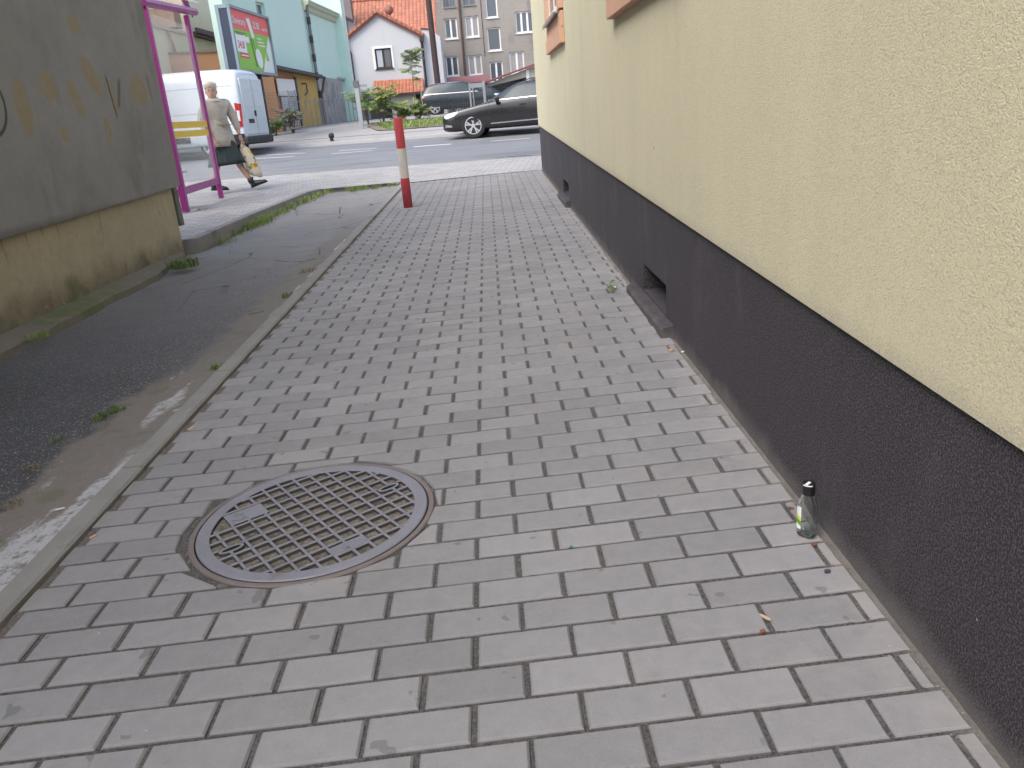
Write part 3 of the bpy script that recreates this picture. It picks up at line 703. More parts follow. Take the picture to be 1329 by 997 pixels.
# ================================================================ weeds, litter
def leafmat(name,a,b): 
    m=Mat(name); c=m.mix(a,b,m.noise(9,4,.6)); m.col(c); m.rough(.55); m.b.inputs['Subsurface Weight'].default_value=0; return m.m
GRASS=leafmat('grass_blades',(.15,.24,.05),(.28,.36,.10)); WEED=leafmat('weed_leaves',(.09,.15,.04),(.17,.23,.07)); DRYG=leafmat('dry_grass',(.22,.18,.09),(.14,.10,.06))
def blades(mb,x,y,z,n,h,spread,w=.004,rnd=random):
    for _ in range(n):
        a=rnd.uniform(0,2*math.pi); r=spread*math.sqrt(rnd.random()); px,py=x+r*math.cos(a),y+r*math.sin(a); l=h*rnd.uniform(.5,1.15); b=rnd.uniform(0,2*math.pi); le=rnd.uniform(.2,.9)
        dx,dy=math.cos(b),math.sin(b); nx,ny=-dy*w/2,dx*w/2
        p0=(px,py,z); p1=(px+dx*l*le*.35,py+dy*l*le*.35,z+l*.6); p2=(px+dx*l*le,py+dy*l*le,z+l*(1-.35*le))
        mb.add([(p0[0]-nx,p0[1]-ny,p0[2]),(p0[0]+nx,p0[1]+ny,p0[2]),(p1[0]+nx*.8,p1[1]+ny*.8,p1[2]),(p1[0]-nx*.8,p1[1]-ny*.8,p1[2]),p2],[(0,1,2,3),(3,2,4)])
def weed(px,py,n,h,sp,label,mat=WEED,w=.005,dz=-.02):
    g=gp(px,py,dz); mb=MB(); blades(mb,0,0,-.006,n,h,sp,w); o=obj('weed_tuft',mb,mat); o.location=g
    return tag(o,label,'weed','weeds growing at the edges')
weed(238,346,170,.085,.12,'spiky green weed at the far foot of the ochre plinth',w=.010,dz=.0)
weed(262,272,30,.03,.07,'tiny grass clump in the pavement near the purple shelter posts',w=.006,dz=.06)
weed(131,541,90,.028,.035,'green moss-like tuft in the sand beside the old asphalt',w=.003,dz=-.03)
weed(150,532,90,.028,.035,'longer green tuft in the sand, just right of the moss-like one',w=.003,dz=-.03)
weed(72,570,40,.02,.025,'smallest green sprout at the sandy edge of the asphalt',w=.003,dz=-.03)
weed(283,478,80,.035,.04,'yellowish tuft against the kerb, nearest to the camera on the kerb',w=.0035,dz=-.02)
weed(375,385,70,.045,.05,'small tuft against the kerb halfway to the bollard',w=.005,dz=-.02)
weed(405,352,60,.04,.09,'dark flattened tuft against the kerb beyond the halfway tuft',DRYG,w=.005,dz=-.02)
weed(38,608,60,.022,.035,'dry brown tuft on the sandy edge, upper of two',DRYG,w=.0016,dz=-.03)
weed(15,655,70,.022,.04,'dry brown tuft on the sandy edge, lower of two',DRYG,w=.0016,dz=-.03)
weed(50,436,120,.03,.07,'grass growing on the mossy footing at the left edge',GRASS,w=.004,dz=.02)
# weed in the path by the vent
g=gp(795,380,0); mb=MB()
for k in range(16):
    a=random.uniform(0,6.28); r=random.uniform(.01,.075); z=random.uniform(.01,.06); x,y=r*math.cos(a)*.6,r*math.sin(a)
    mb.tube((0,0,0),(x,y,z),.0012,n=4); l=.022
    b=random.uniform(0,6.28); dx,dy=math.cos(b)*l,math.sin(b)*l
    mb.add([(x,y,z),(x+dx*.5-dy*.3,y+dy*.5+dx*.3,z+.006),(x+dx,y+dy,z),(x+dx*.5+dy*.3,y+dy*.5-dx*.3,z+.006)],[(0,1,2,3)])
o=obj('weed_plant',mb,WEED); o.location=g; tag(o,'leafy weed with dark stems growing between the bricks by the near vent','weed')
# grass along the raised pavement kerb and at the end of the strip
mb=MB(); rg_=random.Random(5)
for seg_,n in (((-2.69,7.75),(-2.70,8.1)),70),(((-2.72,8.4),(-2.66,9.6)),420),(((-2.66,9.6),(-2.60,10.3)),120),(((-2.62,10.3),(-2.50,11.9)),420),(((-2.5,11.98),(-1.4,11.93)),220):
    (xa,ya),(xb,yb)=seg_
    for _ in range(n):
        t=rg_.random()
        if fbm(t*5+xa*3,ya)<rg_.uniform(-.25,.15): continue
        x=xa+(xb-xa)*t+abs(rg_.gauss(0,.06)); y=ya+(yb-ya)*t-(abs(rg_.gauss(0,.04)) if ya>11.9 else 0)
        blades(mb,x,y,GZ(x,y)-.04,2,.10,.02,.0055,rg_)
tag(obj('kerb_grass',mb,GRASS),'grass growing along the raised pavement kerb','grass',kind='stuff')
# crumbs and grit on the paving
mb=MB(); mb2=MB(); rg_=random.Random(11)
def pebble(mb,x,y,z,s):
    vs=[(x+s*rg_.uniform(.6,1)*a,y+s*rg_.uniform(.6,1)*b,z+s*.6*c_*rg_.uniform(.5,1)) for a,b,c_ in ((1,0,0),(0,1,0),(-1,0,0),(0,-1,0),(0,0,1),(0,0,-1))]
    mb.add(vs,[(0,1,4),(1,2,4),(2,3,4),(3,0,4),(1,0,5),(2,1,5),(3,2,5),(0,3,5)])
for _ in range(900):
    x=PR-.002-abs(rg_.gauss(0,.03)); y=rg_.uniform(.6,8); pebble(mb,x,y,GZ(x,y)-.001,rg_.uniform(.0010,.0032))
for _ in range(700):
    x=PL+.008+abs(rg_.gauss(0,.018)); y=rg_.uniform(.9,8); pebble(mb,x,y,GZ(x,y)-.004,rg_.uniform(.001,.003))
for _ in range(700):
    x=KX-abs(rg_.gauss(.1,.15)); y=rg_.uniform(1.4,7); pebble(mb,x,y,GZ(x,y)-.028,rg_.uniform(.0015,.004))
for _ in range(500):
    x=rg_.uniform(PL,PR); y=rg_.uniform(.8,9); pebble(mb,x,y,GZ(x,y)-.001,rg_.uniform(.0006,.0015))
for _ in range(420):
    x=-1.62-rg_.gauss(0,.16); y=rg_.uniform(1.6,6.5); pebble(mb,x,y,GZ(x,y)-.036,rg_.uniform(.003,.0085))
for _ in range(300):
    x=rg_.uniform(-2.65,-1.4); y=rg_.uniform(1.6,11); pebble(mb,x,y,GZ(x,y)-.038,rg_.uniform(.002,.005))
tag(obj('grit',mb,simple('loose_grit',(.28,.25,.22),.9,.4,400,space='Position')),'loose grit along the edges of the path','grit',kind='stuff')
WOOD=simple('splintered_wood',(.50,.36,.26),.8,.2,60); LEAF=simple('dead_leaf',(.22,.07,.035),.8,.3,60); PAPER=simple('scrap_paper',(.72,.70,.68),.8,.1,20)
def scrap(name,px,py,l,w,rz,mat,label,cat,dz=.0,th=.003):
    g=gp(px,py,dz); n=7; P=[(-l/2,-w*.3),(-l*.2,-w/2),(l*.3,-w*.45),(l/2,-w*.1),(l*.42,w*.35),(0,w/2),(-l*.4,w*.4)]
    o=obj(name,MB().prism(P,0,th,'z'),mat); o.location=g; o.rotation_euler=(R(4),R(-5),R(rz)); tag(o,label,cat); return o
scrap('wood_chip',248,556,.034,.010,62,WOOD,'pale wood splinter lying on the bricks close to the kerb, left of the manhole cover','wood chip')
scrap('wood_chip',121,697,.022,.007,50,WOOD,'short pale splinter on the bricks at the kerb, nearest the camera','wood chip')
scrap('wood_chip',229,533,.030,.010,40,WOOD,'brown wood piece lying in the sand beyond the kerb','wood chip',-.015)
scrap('wood_chip',78,661,.030,.006,10,PAPER,'whitish sliver lying on the sand by the spilt white paint','scrap',-.02)
scrap('dead_twig',993,802,.030,.007,-60,WOOD,'tiny tan twig stuck in a brick joint near the plinth','twig')
scrap('dead_leaf',990,820,.012,.009,20,LEAF,'dark brown leaf scrap beside the tan twig','leaf')
scrap('dark_stone',1074,743,.014,.009,0,simple('dark_pebble',(.05,.05,.055),.6,.2,40),'dark pebble on a brick in front of the glass bottle','pebble',th=.006)
scrap('dead_leaf',1027,660,.016,.007,-50,LEAF,'row of reddish leaf crumbs in the joint left of the bottle','leaf')
scrap('dead_leaf',1058,707,.010,.008,30,LEAF,'reddish leaf crumb just in front of the bottle','leaf')
scrap('paper_scrap',824,384,.03,.02,30,PAPER,'white paper scrap lying against the near vent ledge','scrap')
scrap('paper_scrap',886,457,.014,.010,10,PAPER,'white crumb at the foot of the plinth beyond the bottle','scrap')
scrap('paper_scrap',797,373,.03,.022,60,PAPER,'white petal-like scrap on the leafy weed by the vent','scrap',.012)
scrap('brown_stone',871,456,.022,.014,10,simple('tan_pebble',(.50,.33,.22),.8,.2,40),'tan pebble lying on the bricks near the plinth','pebble',th=.008)
scrap('dry_straw',333,406,.09,.007,8,DRYG,'straw stalk lying on the asphalt strip','straw',-.02)
scrap('green_bead',741,710,.008,.006,0,simple('teal_bead',(.03,.25,.2),.4,.1),'tiny green bit lying in a brick joint','scrap')
# ================================================================ bus shelter
pa=gp(243,275,.07); pb=gp(288,257,.05); SA=math.degrees(math.atan2(pb[1]-pa[1],pb[0]-pa[0]))
SL=math.dist(pa[:2],pb[:2])
sh=thing('bus_shelter','purple framed bus shelter with glass end panel and yellow stripes behind the old plastered building','bus shelter',pa,rz=SA)
PURP=simple('purple_powder_coat',(.30,.035,.22),.35,.08,4,spec=.6)
def zat(px,py): return vpl(px,py,pa,SA)[1]-pa[2]
# local: x along the panel (away), y to the left, z up
H=2.36
obj('post',MB().box((-.035,-.03,0),(.035,.05,H-.0)),PURP,sh,bevel=.006)
obj('post',MB().box((SL-.028,-.026,0),(SL+.028,.04,H+.06)),PURP,sh,bevel=.006)
obj('top_rail',MB().tube((-.06,0,H+.01),(SL+.45,0,H+.15),.05,n=8),PURP,sh)
obj('bottom_rail',MB().box((.036,-.018,.205),(SL-.029,.022,.295)),PURP,sh,bevel=.004)
obj('rear_rail',MB().box((-.02,.051,.19),(.03,2.6,.28)),PURP,sh,bevel=.004)
obj('rear_post',MB().box((-.035,2.6,0),(.035,2.67,H)),PURP,sh,bevel=.006)
SGL=glass('shelter_glass',(.93,.97,.98),.02,1.45,alpha=.16)
gl=obj('glass_panel',MB().box((.036,.0,.30),(SL-.03,.006,H-.08)),SGL,sh)
obj('rear_glass',MB().box((.0,.06,.29),(.006,2.59,H-.08)),SGL,sh)
YEL=simple('yellow_stripe',(.75,.50,.03),.5,.05,3)
obj('warning_stripe',MB().box((.037,-.004,.985),(SL-.031,-.001,1.065)).box((.037,-.004,.875),(SL-.031,-.001,.955)),YEL,sh)
obj('roof_arm',MB().tube((SL+.35,.03,H+.16),(SL+.1,.25,H+.75),.03,n=10),PURP,sh)
rg=[[(-.1,y,H+.12+.35*math.sin(math.pi*(y)/2.8)),(SL+.8,y,H+.30+.35*math.sin(math.pi*y/2.8)),(SL+.8,y,H+.315+.35*math.sin(math.pi*y/2.8)),(-.1,y,H+.135+.35*math.sin(math.pi*y/2.8))] for y in [i*.28 for i in range(11)]]
obj('roof_sheet',MB().loft(rg),glass('smoked_roof',(.8,.85,.85),.1,1.45,alpha=.35),sh)
be=thing('shelter_bench','grey bench inside the purple bus shelter','bench',(pa[0],pa[1],pa[2]),rz=SA)
obj('seat',MB().box((.28,.10,.44),(.66,2.3,.475)),simple('grey_seat',(.36,.35,.36),.5,.1),be,bevel=.01)
for y in (.35,2.0): obj('leg',MB().box((.42,y,0),(.48,y+.06,.44)),PURP,be)
# ================================================================ woman
ctr=gp(303,246,.04)
wo=thing('person','woman in light grey jacket, dark green skirt and cream beret walking past the bus shelter','person',ctr)
SKIN=simple('skin',(.55,.33,.25),.5,.05,10)
def skinned(name,nodes,edges,mat,parent,root=0,sub=2,extra=None):
    me=bpy.data.meshes.new(name); me.from_pydata([n[:3] for n in nodes],edges,[]); o=bpy.data.objects.new(name,me); COL.objects.link(o)
    md=o.modifiers.new('skin','SKIN'); md.use_smooth_shade=True
    for i,n in enumerate(nodes):
        sv=me.skin_vertices[0].data[i]; rr=n[3]; sv.radius=rr if isinstance(rr,tuple) else (rr,rr); sv.use_root=(i==root)
    s=o.modifiers.new('sub','SUBSURF'); s.levels=sub; s.render_levels=sub
    bake(o)
    if extra:
        bm=bmesh.new(); bm.from_mesh(o.data); extra(bm); bm.to_mesh(o.data); bm.free()
    o.data.materials.clear(); o.data.materials.append(mat)
    for p in o.data.polygons: p.use_smooth=True
    if parent: o.parent=parent
    return o
def ellring(cx,cy,z,rx,ry,rot=0,n=28,wave=0,tilt=0):
    o=[]
    for i in range(n):
        t=2*math.pi*i/n; k=1+wave*math.sin(t*7+z*9); x=rx*k*math.cos(t); y=ry*k*math.sin(t); o.append((cx+x*math.cos(rot)-y*math.sin(rot),cy+x*math.sin(rot)+y*math.cos(rot),z+tilt*x))
    return o
HC=Vector((-.055,-.02,1.46))          # head centre
FD=-1.25                                # face direction (angle), looks towards the camera side
def headgeo(bm):
    c_,s_=math.cos(FD),math.sin(FD)
    def P(f,l,u): return HC+Vector((f*c_-l*s_,f*s_+l*c_,u))
    rings=[]
    for u,rf,rl,off in ((-.115,.030,.035,.035),(-.105,.048,.045,.03),(-.085,.066,.056,.018),(-.05,.082,.066,.008),(0,.090,.073,0),(.045,.092,.075,-.004),(.085,.078,.066,-.01),(.112,.045,.04,-.012),(.12,.01,.01,-.012)):
        r=[]
        for i in range(24):
            t=2*math.pi*i/24; f=rf*math.cos(t)+off; l=rl*math.sin(t)
            if i in (0,) and -.06<u<.02: f+=.020 if u<0 else .010
            if i in (1,23) and -.06<u<0: f+=.006
            if i in (2,22) and -.02<u<.03: f-=.006
            r.append(P(f,l,u))
        rings.append([bm.verts.new(v) for v in r])
    for a,b in zip(rings,rings[1:]):
        for i in range(24): bm.faces.new((a[i],a[(i+1)%24],b[(i+1)%24],b[i]))
    bm.faces.new(rings[0][::-1]); bm.faces.new(rings[-1])
    # ears
    for s in (-1,1):
        e=P(0,s*.075,-.01); m_=bmesh.ops.create_icosphere(bm,subdivisions=2,radius=.018,matrix=Matrix.Translation(e))
    # hands: palm and five fingers each
    for base,dr,sd in ((Vector((-.10,-.235,.775)),Vector((.45,-.1,-.75)).normalized(),Vector((.3,.9,.1)).normalized()),(Vector((.235,.06,.80)),Vector((.12,-.0,-1)).normalized(),Vector((.2,1,0)).normalized())):
        nn=dr.cross(sd).normalized()
        def tub(p,q,r1,r2):
            mb=MB().tube(p,q,r1,r2,n=8); vs=[bm.verts.new(v) for v in mb.v]
            for f in mb.f: bm.faces.new([vs[i] for i in f])
        tub(base,base+dr*.045,.022,.030); tub(base+dr*.045,base+dr*.085,.030,.026)
        for k,(w,l) in enumerate(((-.024,.06),(-.008,.07),(.008,.068),(.023,.055))):
            a=base+dr*.075+sd*w; b=a+dr*l*.5+nn*.008; c=b+dr*l*.3+nn*.022
            tub(a,b,.0095,.0085); tub(b,c,.0085,.0065)
        a=base+dr*.02-sd*.024; b=a+dr*.03-sd*.022; tub(a,b,.010,.009); tub(b,b+dr*.028+nn*.006,.009,.0065)
N=[(-.05,0,.86,.12),(-.045,0,1.02,.11),(-.04,0,1.20,.12),(-.045,0,1.315,.075),(-.052,0,1.40,.048),
   (-.155,-.10,1.27,.062),(-.245,-.17,1.03,.050),(-.115,-.235,.80,.030),      # her right arm, bent forward
   (.085,.12,1.27,.062),(.165,.13,1.03,.050),(.232,.065,.81,.030),             # her left arm, carries the bag
   (-.09,-.075,.78,.10),(-.15,-.06,.44,.062),(-.265,-.05,.12,.040),             # back leg
   (.0,.075,.78,.10),(.12,.05,.44,.062),(.275,.03,.13,.040),
   (-.055,-.01,1.45,.05)]
Ed=[(0,1),(1,2),(2,3),(3,4),(2,5),(5,6),(6,7),(2,8),(8,9),(9,10),(0,11),(11,12),(12,13),(0,14),(14,15),(15,16),(4,17)]
body=skinned('body',N,Ed,SKIN,wo,0,2,headgeo)
# jacket
m=Mat('jacket_cloth'); c=m.scale((.46,.43,.38),m.noise(14,4)*.2+.88); m.col(c); m.rough(.85); m.bump(m.noise(7,4,.5,stretch=(1,1,.45))*1+m.noise(300,2)*.05,.05,.9); JCK=m.m
JN=[(-.05,0,.98,(.150,.20)),(-.045,0,1.10,(.135,.17)),(-.04,0,1.22,(.145,.19)),(-.045,0,1.325,(.085,.10)),
    (-.165,-.105,1.275,.085),(-.245,-.17,1.04,.068),(-.13,-.228,.84,.047),(.095,.125,1.275,.085),(.170,.135,1.04,.068),(.225,.075,.86,.047)]
JE=[(0,1),(1,2),(2,3),(2,4),(4,5),(5,6),(2,7),(7,8),(8,9)]
jk=skinned('jacket',JN,JE,JCK,wo,1,2)
rr=-.75
rg=[ellring(-.048,0,1.16,.115,.09,rr+1.57),ellring(-.05,0,1.06,.158,.128,rr+1.57),ellring(-.05,0,.98,.175,.145,rr+1.57),ellring(-.05,0,.88,.195,.165,rr+1.57,wave=.01),ellring(-.045,0,.76,.210,.18,rr+1.57,wave=.02),ellring(-.04,0,.655,.222,.19,rr+1.57,wave=.03),ellring(-.04,0,.658,.205,.175,rr+1.57,wave=.03),ellring(-.045,0,.80,.19,.16,rr+1.57)]
obj('jacket_hem',MB().loft(rg,cap=False),JCK,jk,smooth=True)
mb=MB()
rg=[ellring(-.05,-.0,1.335,.085,.09,0),ellring(-.052,-.004,1.375,.066,.07,0),ellring(-.055,-.01,1.345,.105,.11,0),ellring(-.05,-.01,1.315,.12,.115,0)]
obj('collar',MB().loft(rg,cap=False),simple('collar_cloth',(.55,.52,.47),.85,.1),jk,smooth=True)
BTN=simple('horn_button',(.30,.27,.23),.4,.1)
fd=Vector((math.cos(rr-.1),math.sin(rr-.1),0)); sd2=Vector((-fd.y,fd.x,0))
mb=MB()
for z,d in ((1.26,.150),(1.16,.158),(1.05,.160),(.94,.170),(.83,.188),(.73,.200)):
    p=Vector((-.045,0,z))+fd*d; obj('button',MB().tube(p,p+fd*.008,.009,n=10),BTN,jk)

# skirt
m=Mat('skirt_cloth'); m.col(m.scale((.035,.055,.055),m.noise(12,4)*.5+.75)); m.rough(.8); m.bump(m.noise(16,3,.5,stretch=(1,1,.1)),.05,1)
rg=[ellring(-.05,0,.90,.15,.13,0),ellring(-.045,0,.75,.185,.155,0,wave=.01),ellring(-.035,0,.60,.225,.16,0,wave=.03,tilt=.02),ellring(-.02,0,.45,.275,.165,0,wave=.045,tilt=.03),ellring(-.01,0,.375,.300,.170,0,wave=.055,tilt=.06),ellring(-.01,0,.380,.292,.162,0,wave=.055,tilt=.06),ellring(-.035,0,.60,.215,.15,0,wave=.03)]
obj('skirt',MB().loft(rg,cap=False),m.m,wo,smooth=True)
BOOT=simple('black_boot_leather',(.015,.015,.018),.35,.2,20)
def boot(ank,toe,heel):
    A=Vector(ank);T=Vector(toe);Hh=Vector(heel); d=(T-Hh).normalized(); up=Vector((0,1,0)).cross(d)*-1; up=up if up.z>0 else -up; s=d.cross(up).normalized()
    rg=[]
    for c,rl,rs in ((A+Vector((0,0,.03)),.050,.045),(A-Vector((0,0,.02)),.047,.042),(Hh*.6+A*.4+d*.03,.058,.042)):
        rg.append([c+d*rl*math.cos(t)+s*rs*math.sin(t) for t in [2*math.pi*i/16 for i in range(16)]])
    o=obj('boot',MB().loft(rg),BOOT,wo,smooth=True)
    L=(T-Hh).length; rg=[]
    for t,w,h in ((-.02,.024,.05),(0.0,.036,.075),(.06,.040,.08),(.13,.043,.062),(.18,.045,.046),(.225,.036,.034),(.245,.014,.018)):
        c=Hh+d*t; rg.append([c+s*w*math.cos(a)+up*(max(0,math.sin(a))*h) for a in [2*math.pi*i/16 for i in range(16)]])
    mb=MB().loft(rg); mb2=MB(); obj('foot_shell',mb,BOOT,o,smooth=True)
    obj('sole',MB().add([],[]) if False else MB().loft([[Hh+d*t+s*w*x+up*z for x,z in ((-1,-.018 if t<.07 or t>.09 else -.008),(1,-.018 if t<.07 or t>.09 else -.008),(1,.004),(-1,.004))] for t,w in ((-.022,.03),(.0,.038),(.06,.041),(.075,.041),(.095,.042),(.18,.047),(.23,.036),(.25,.014))]),BOOT,o)
boot((-.275,-.05,.115),(-.10,-.06,.02),(-.30,-.05,.03))
boot((.285,.03,.125),(.50,.02,.075),(.305,.03,.02))
# hair and beret
rg=[]
c_,s_=math.cos(FD),math.sin(FD)
def HP(f,l,u): return (HC.x+f*c_-l*s_,HC.y+f*s_+l*c_,HC.z+u)
rg=[[HP(-.018+a*math.cos(t)*(1 if math.cos(t)<.35 else .6),b*math.sin(t),u) for t in [2*math.pi*i/24 for i in range(24)]] for u,a,b in ((-.07,.07,.06),(-.03,.092,.078),(.03,.104,.086),(.08,.095,.080))]
obj('hair',MB().loft(rg),simple('grey_hair',(.5,.47,.42),.7,.25,60,bump=.004),wo,smooth=True)
rg=[[HP(-.012+a*math.cos(t),b*math.sin(t),u+.028*math.cos(t)*-1*0+(.012 if math.cos(t)>.5 else 0)) for t in [2*math.pi*i/28 for i in range(28)]] for u,a,b in ((.036,.100,.082),(.05,.108,.09),(.08,.116,.098),(.108,.106,.09),(.128,.072,.062),(.136,.02,.02))]
obj('beret',MB().loft(rg),simple('cream_wool',(.62,.58,.50),.9,.12,40,bump=.004),wo,smooth=True)
EYE=simple('dark_eye',(.02,.015,.01),.3,.1)
for l in (-.028,.028):
    p=Vector(HP(.080,l,.008)); obj('eye',MB().tube(p-Vector((.0,0,0)),p+Vector((c_*.004,s_*.004,0)),.009,n=10),EYE,wo)
p0=Vector(HP(.083,-.02,-.062)); p1=Vector(HP(.083,.02,-.062)); obj('mouth',MB().tube(p0,p1,.005,n=8),simple('lips',(.30,.10,.09)),wo)
for l in (-.028,.028): obj('eyebrow',MB().tube(HP(.084,l-.014,.024),HP(.084,l+.014,.026),.0035,n=6),simple('brow',(.15,.12,.1)),wo)
# shopping bag, held: its own thing
bx=thing('shopping_bag','cream plastic carrier bag with yellow and green print held by the walking woman','bag',(ctr[0]+.25,ctr[1]+.06,ctr[2]))
m=Mat('printed_plastic'); c=m.mix((.66,.60,.50),(.62,.48,.06),m.noise(7,3,.5,off=1).ss(.52,.58)); c=m.mix(c,(.16,.26,.08),m.noise(8,3,.5,off=9).ss(.58,.63)); c=m.mix(c,(.45,.18,.12),m.noise(9,3,.5,off=19).ss(.63,.67))
m.col(c); m.rough(.4); m.bump(m.noise(12,4,.6),.02)
rg=[]
for z,w,t,ox in ((.66,.03,.02,.01),(.60,.075,.04,.02),(.50,.105,.06,.045),(.36,.115,.07,.085),(.24,.11,.07,.12),(.175,.09,.055,.14),(.165,.04,.02,.145)):
    rg.append([(ox+w*math.cos(a)*(1+.06*math.sin(5*a+z*20)),t*math.sin(a)*(1+.1*math.sin(4*a+z*30)),z+.02*math.cos(a)*-1) for a in [2*math.pi*i/24 for i in range(24)]])
obj('sack',MB().loft(rg),m.m,bx,smooth=True)
obj('handle',MB().path([(.0,-.02,.64),(-.005,-.015,.70),(.0,0,.735),(.01,.015,.70),(.02,.02,.64)],.009),m.m,bx)
# ================================================================ vehicles
TYRE=simple('tyre_rubber',(.018,.018,.019),.85,.2,20); ALLOY=simple('alloy_rim',(.62,.63,.66),.3,.05,10,metal=.6); TRIM=simple('black_trim',(.02,.02,.022),.6,.1); CHROME=simple('chrome',(.75,.76,.78),.15,.03,metal=1)
CGL=simple('car_glass',(.035,.055,.065),.06,.15,2,spec=.45); LAMP=simple('lamp_lens',(.70,.73,.78),.1,.15,30,spec=1,coat=1); TAIL=simple('tail_lens',(.45,.02,.03),.15,.1,coat=1); PLATEM=simple('number_plate',(.75,.75,.75),.5,.02)
def wheel(par,x,y,z,r,side,spokes=5,w=.2):
    wh=obj('wheel',MB().tube((x,y-w/2,z),(x,y+w/2,z),r,n=40),TYRE,par,bevel=.02)
    yo=y+side*(w/2+.002); mb=MB(); rg=[]
    for i in range(40):
        a=2*math.pi*i/40; rg.append([(x+q*math.cos(a),yo+side*d,z+q*math.sin(a)) for q,d in ((r*.66,-.03),(r*.70,.004),(r*.63,.006),(r*.61,-.03))])
    mb.loft(rg+[rg[0]],cap=False)
    for k in range(spokes):
        a=2*math.pi*k/spokes+.3
        for off in (-.11,.11):
            c_,s_=math.cos(a),math.sin(a); a2=a+off*1.6
            p=Vector((x+.05*c_,0,z+.05*s_)); q=Vector((x+r*.64*math.cos(a2),0,z+r*.64*math.sin(a2))); n=(q-p).cross(Vector((0,1,0))).normalized()*r*.045
            mb.add([(v.x,yo+side*d,v.z) for d in (-.02,.0) for v in (p-n,p+n,q+n*1.3,q-n*1.3)],[(0,1,2,3),(4,5,6,7),(0,1,5,4),(1,2,6,5),(2,3,7,6),(3,0,4,7)])
    mb.tube((x,yo-side*.03,z),(x,yo+side*.003,z),.055,n=16)
    obj('rim',mb,ALLOY,wh)
    obj('brake_shadow',MB().tube((x,yo-side*.055,z),(x,yo-side*.025,z),r*.62,n=30),TRIM,wh)
    return wh
def lin(T,x): return interp(x,T)
def car_body(par,ST,paint,wheels,wr,name='body'):
    rings=[]
    for x,zb,zt,zr,w,wr_ in ST:
        half=[(0,zb),(w*.80,zb),(w*.95,zb+.05),(w*.985,zb+.20),(w,zb+(zt-zb)*.55),(w*.995,zb+(zt-zb)*.78),(w*.955,zt),(wr_,max(zt+.004,zr-.05)),(wr_*.93,max(zt+.007,zr-.015)),(wr_*.6,max(zt+.01,zr+.01)),(0,max(zt+.012,zr+.02))]
        rings.append([(x,y,z) for y,z in half]+[(x,-y,z) for y,z in half[-2:0:-1]])
    o=obj(name,MB().loft(rings),paint,par)
    sb=o.modifiers.new('s','SUBSURF'); sb.levels=2; sb.render_levels=2
    cut=MB()
    for wx,wz in wheels: cut.tube((wx,-1.4,wz),(wx,-.62,wz),wr*1.13,n=48); cut.tube((wx,.62,wz),(wx,1.4,wz),wr*1.13,n=48)
    co=obj('cutter',cut,TRIM); bo_=o.modifiers.new('b','BOOLEAN'); bo_.object=co; bo_.operation='DIFFERENCE'; bo_.solver='EXACT'
    bake(o); bpy.data.objects.remove(co)
    for p in o.data.polygons: p.use_smooth=True
    autosmooth(o,35)
    o.data.materials.clear(); o.data.materials.append(paint)
    from mathutils.bvhtree import BVHTree
    bm=bmesh.new(); bm.from_mesh(o.data); bmesh.ops.triangulate(bm,faces=bm.faces); bvh=BVHTree.FromBMesh(bm); 
    return o,bvh
def decal(name,bvh,poly,side,par,mat,off=.006,n=8,dense=.07,axis='y'):
    """flat outline laid onto the body side (x,z) and offset outwards; gives real thickness"""
    bm=bmesh.new(); vs=[bm.verts.new((x,0,z)) for x,z in poly]; bm.faces.new(vs)
    xs=[p[0] for p in poly]; zs=[p[1] for p in poly]
    for lo,hi,ax in ((min(xs),max(xs),0),(min(zs),max(zs),2)):
        k=lo+dense
        while k<hi-.01:
            no=Vector((1,0,0)) if ax==0 else Vector((0,0,1)); co=no*k
            bmesh.ops.bisect_plane(bm,geom=bm.verts[:]+bm.edges[:]+bm.faces[:],plane_co=co,plane_no=no); k+=dense
    for v in bm.verts:
        if axis=='y': h=bvh.ray_cast(Vector((v.co.x,side*3,v.co.z)),Vector((0,-side,0)))
        else: h=bvh.ray_cast(Vector((side*9,v.co.x,v.co.z)),Vector((-side,0,0)))
        if h[0] is not None: v.co=h[0]+h[1]*off*(1 if (h[1].y*side if axis=='y' else h[1].x*side)>0 else -1)
        elif axis=='y': v.co.y=side*.8
        else: v.co=(side*2,v.co.x,v.co.z)
    mb=MB(); bm.verts.index_update(); mb.add([v.co.copy() for v in bm.verts],[tuple(v.index for v in f.verts) for f in bm.faces]); bm.free()
    o=obj(name,mb,mat,par,smooth=True); return o
# ---- dark grey estate car on the road (front at x=0, rear at x=4.7; driving to the left)
w0=gp(620,178,-.04)
GREYP=simple('dark_grey_metallic',(.016,.016,.018),.25,.06,3,metal=.0,spec=.5,coat=.35)
ca=thing('estate_car','dark grey estate car on the road, its rear hidden behind the cream corner building','car',(w0[0]+.0,w0[1]+.2,w0[2]),rz=-6)
E0=-.92
ES=[(-.92,.30,.50,.5,.55,.45),(-.90,.22,.60,.6,.68,.6),(-.72,.19,.70,.7,.83,.72),(-.45,.19,.77,.77,.87,.76),(0,.20,.84,.84,.885,.78),(.35,.20,.905,.91,.895,.78),(.60,.20,.93,1.03,.90,.72),(.95,.20,.94,1.23,.90,.65),(1.30,.20,.95,1.38,.90,.61),(1.7,.20,.965,1.44,.90,.59),(2.5,.20,.975,1.445,.90,.59),(3.1,.2,.985,1.42,.895,.585),(3.5,.22,.99,1.36,.88,.56),(3.72,.26,.99,1.18,.84,.55),(3.82,.34,.92,.93,.76,.55),(3.84,.42,.70,.7,.6,.5)]
SC=.97
bd,bv=car_body(ca,ES,GREYP,[(0,.34),(2.79,.34)],.35)
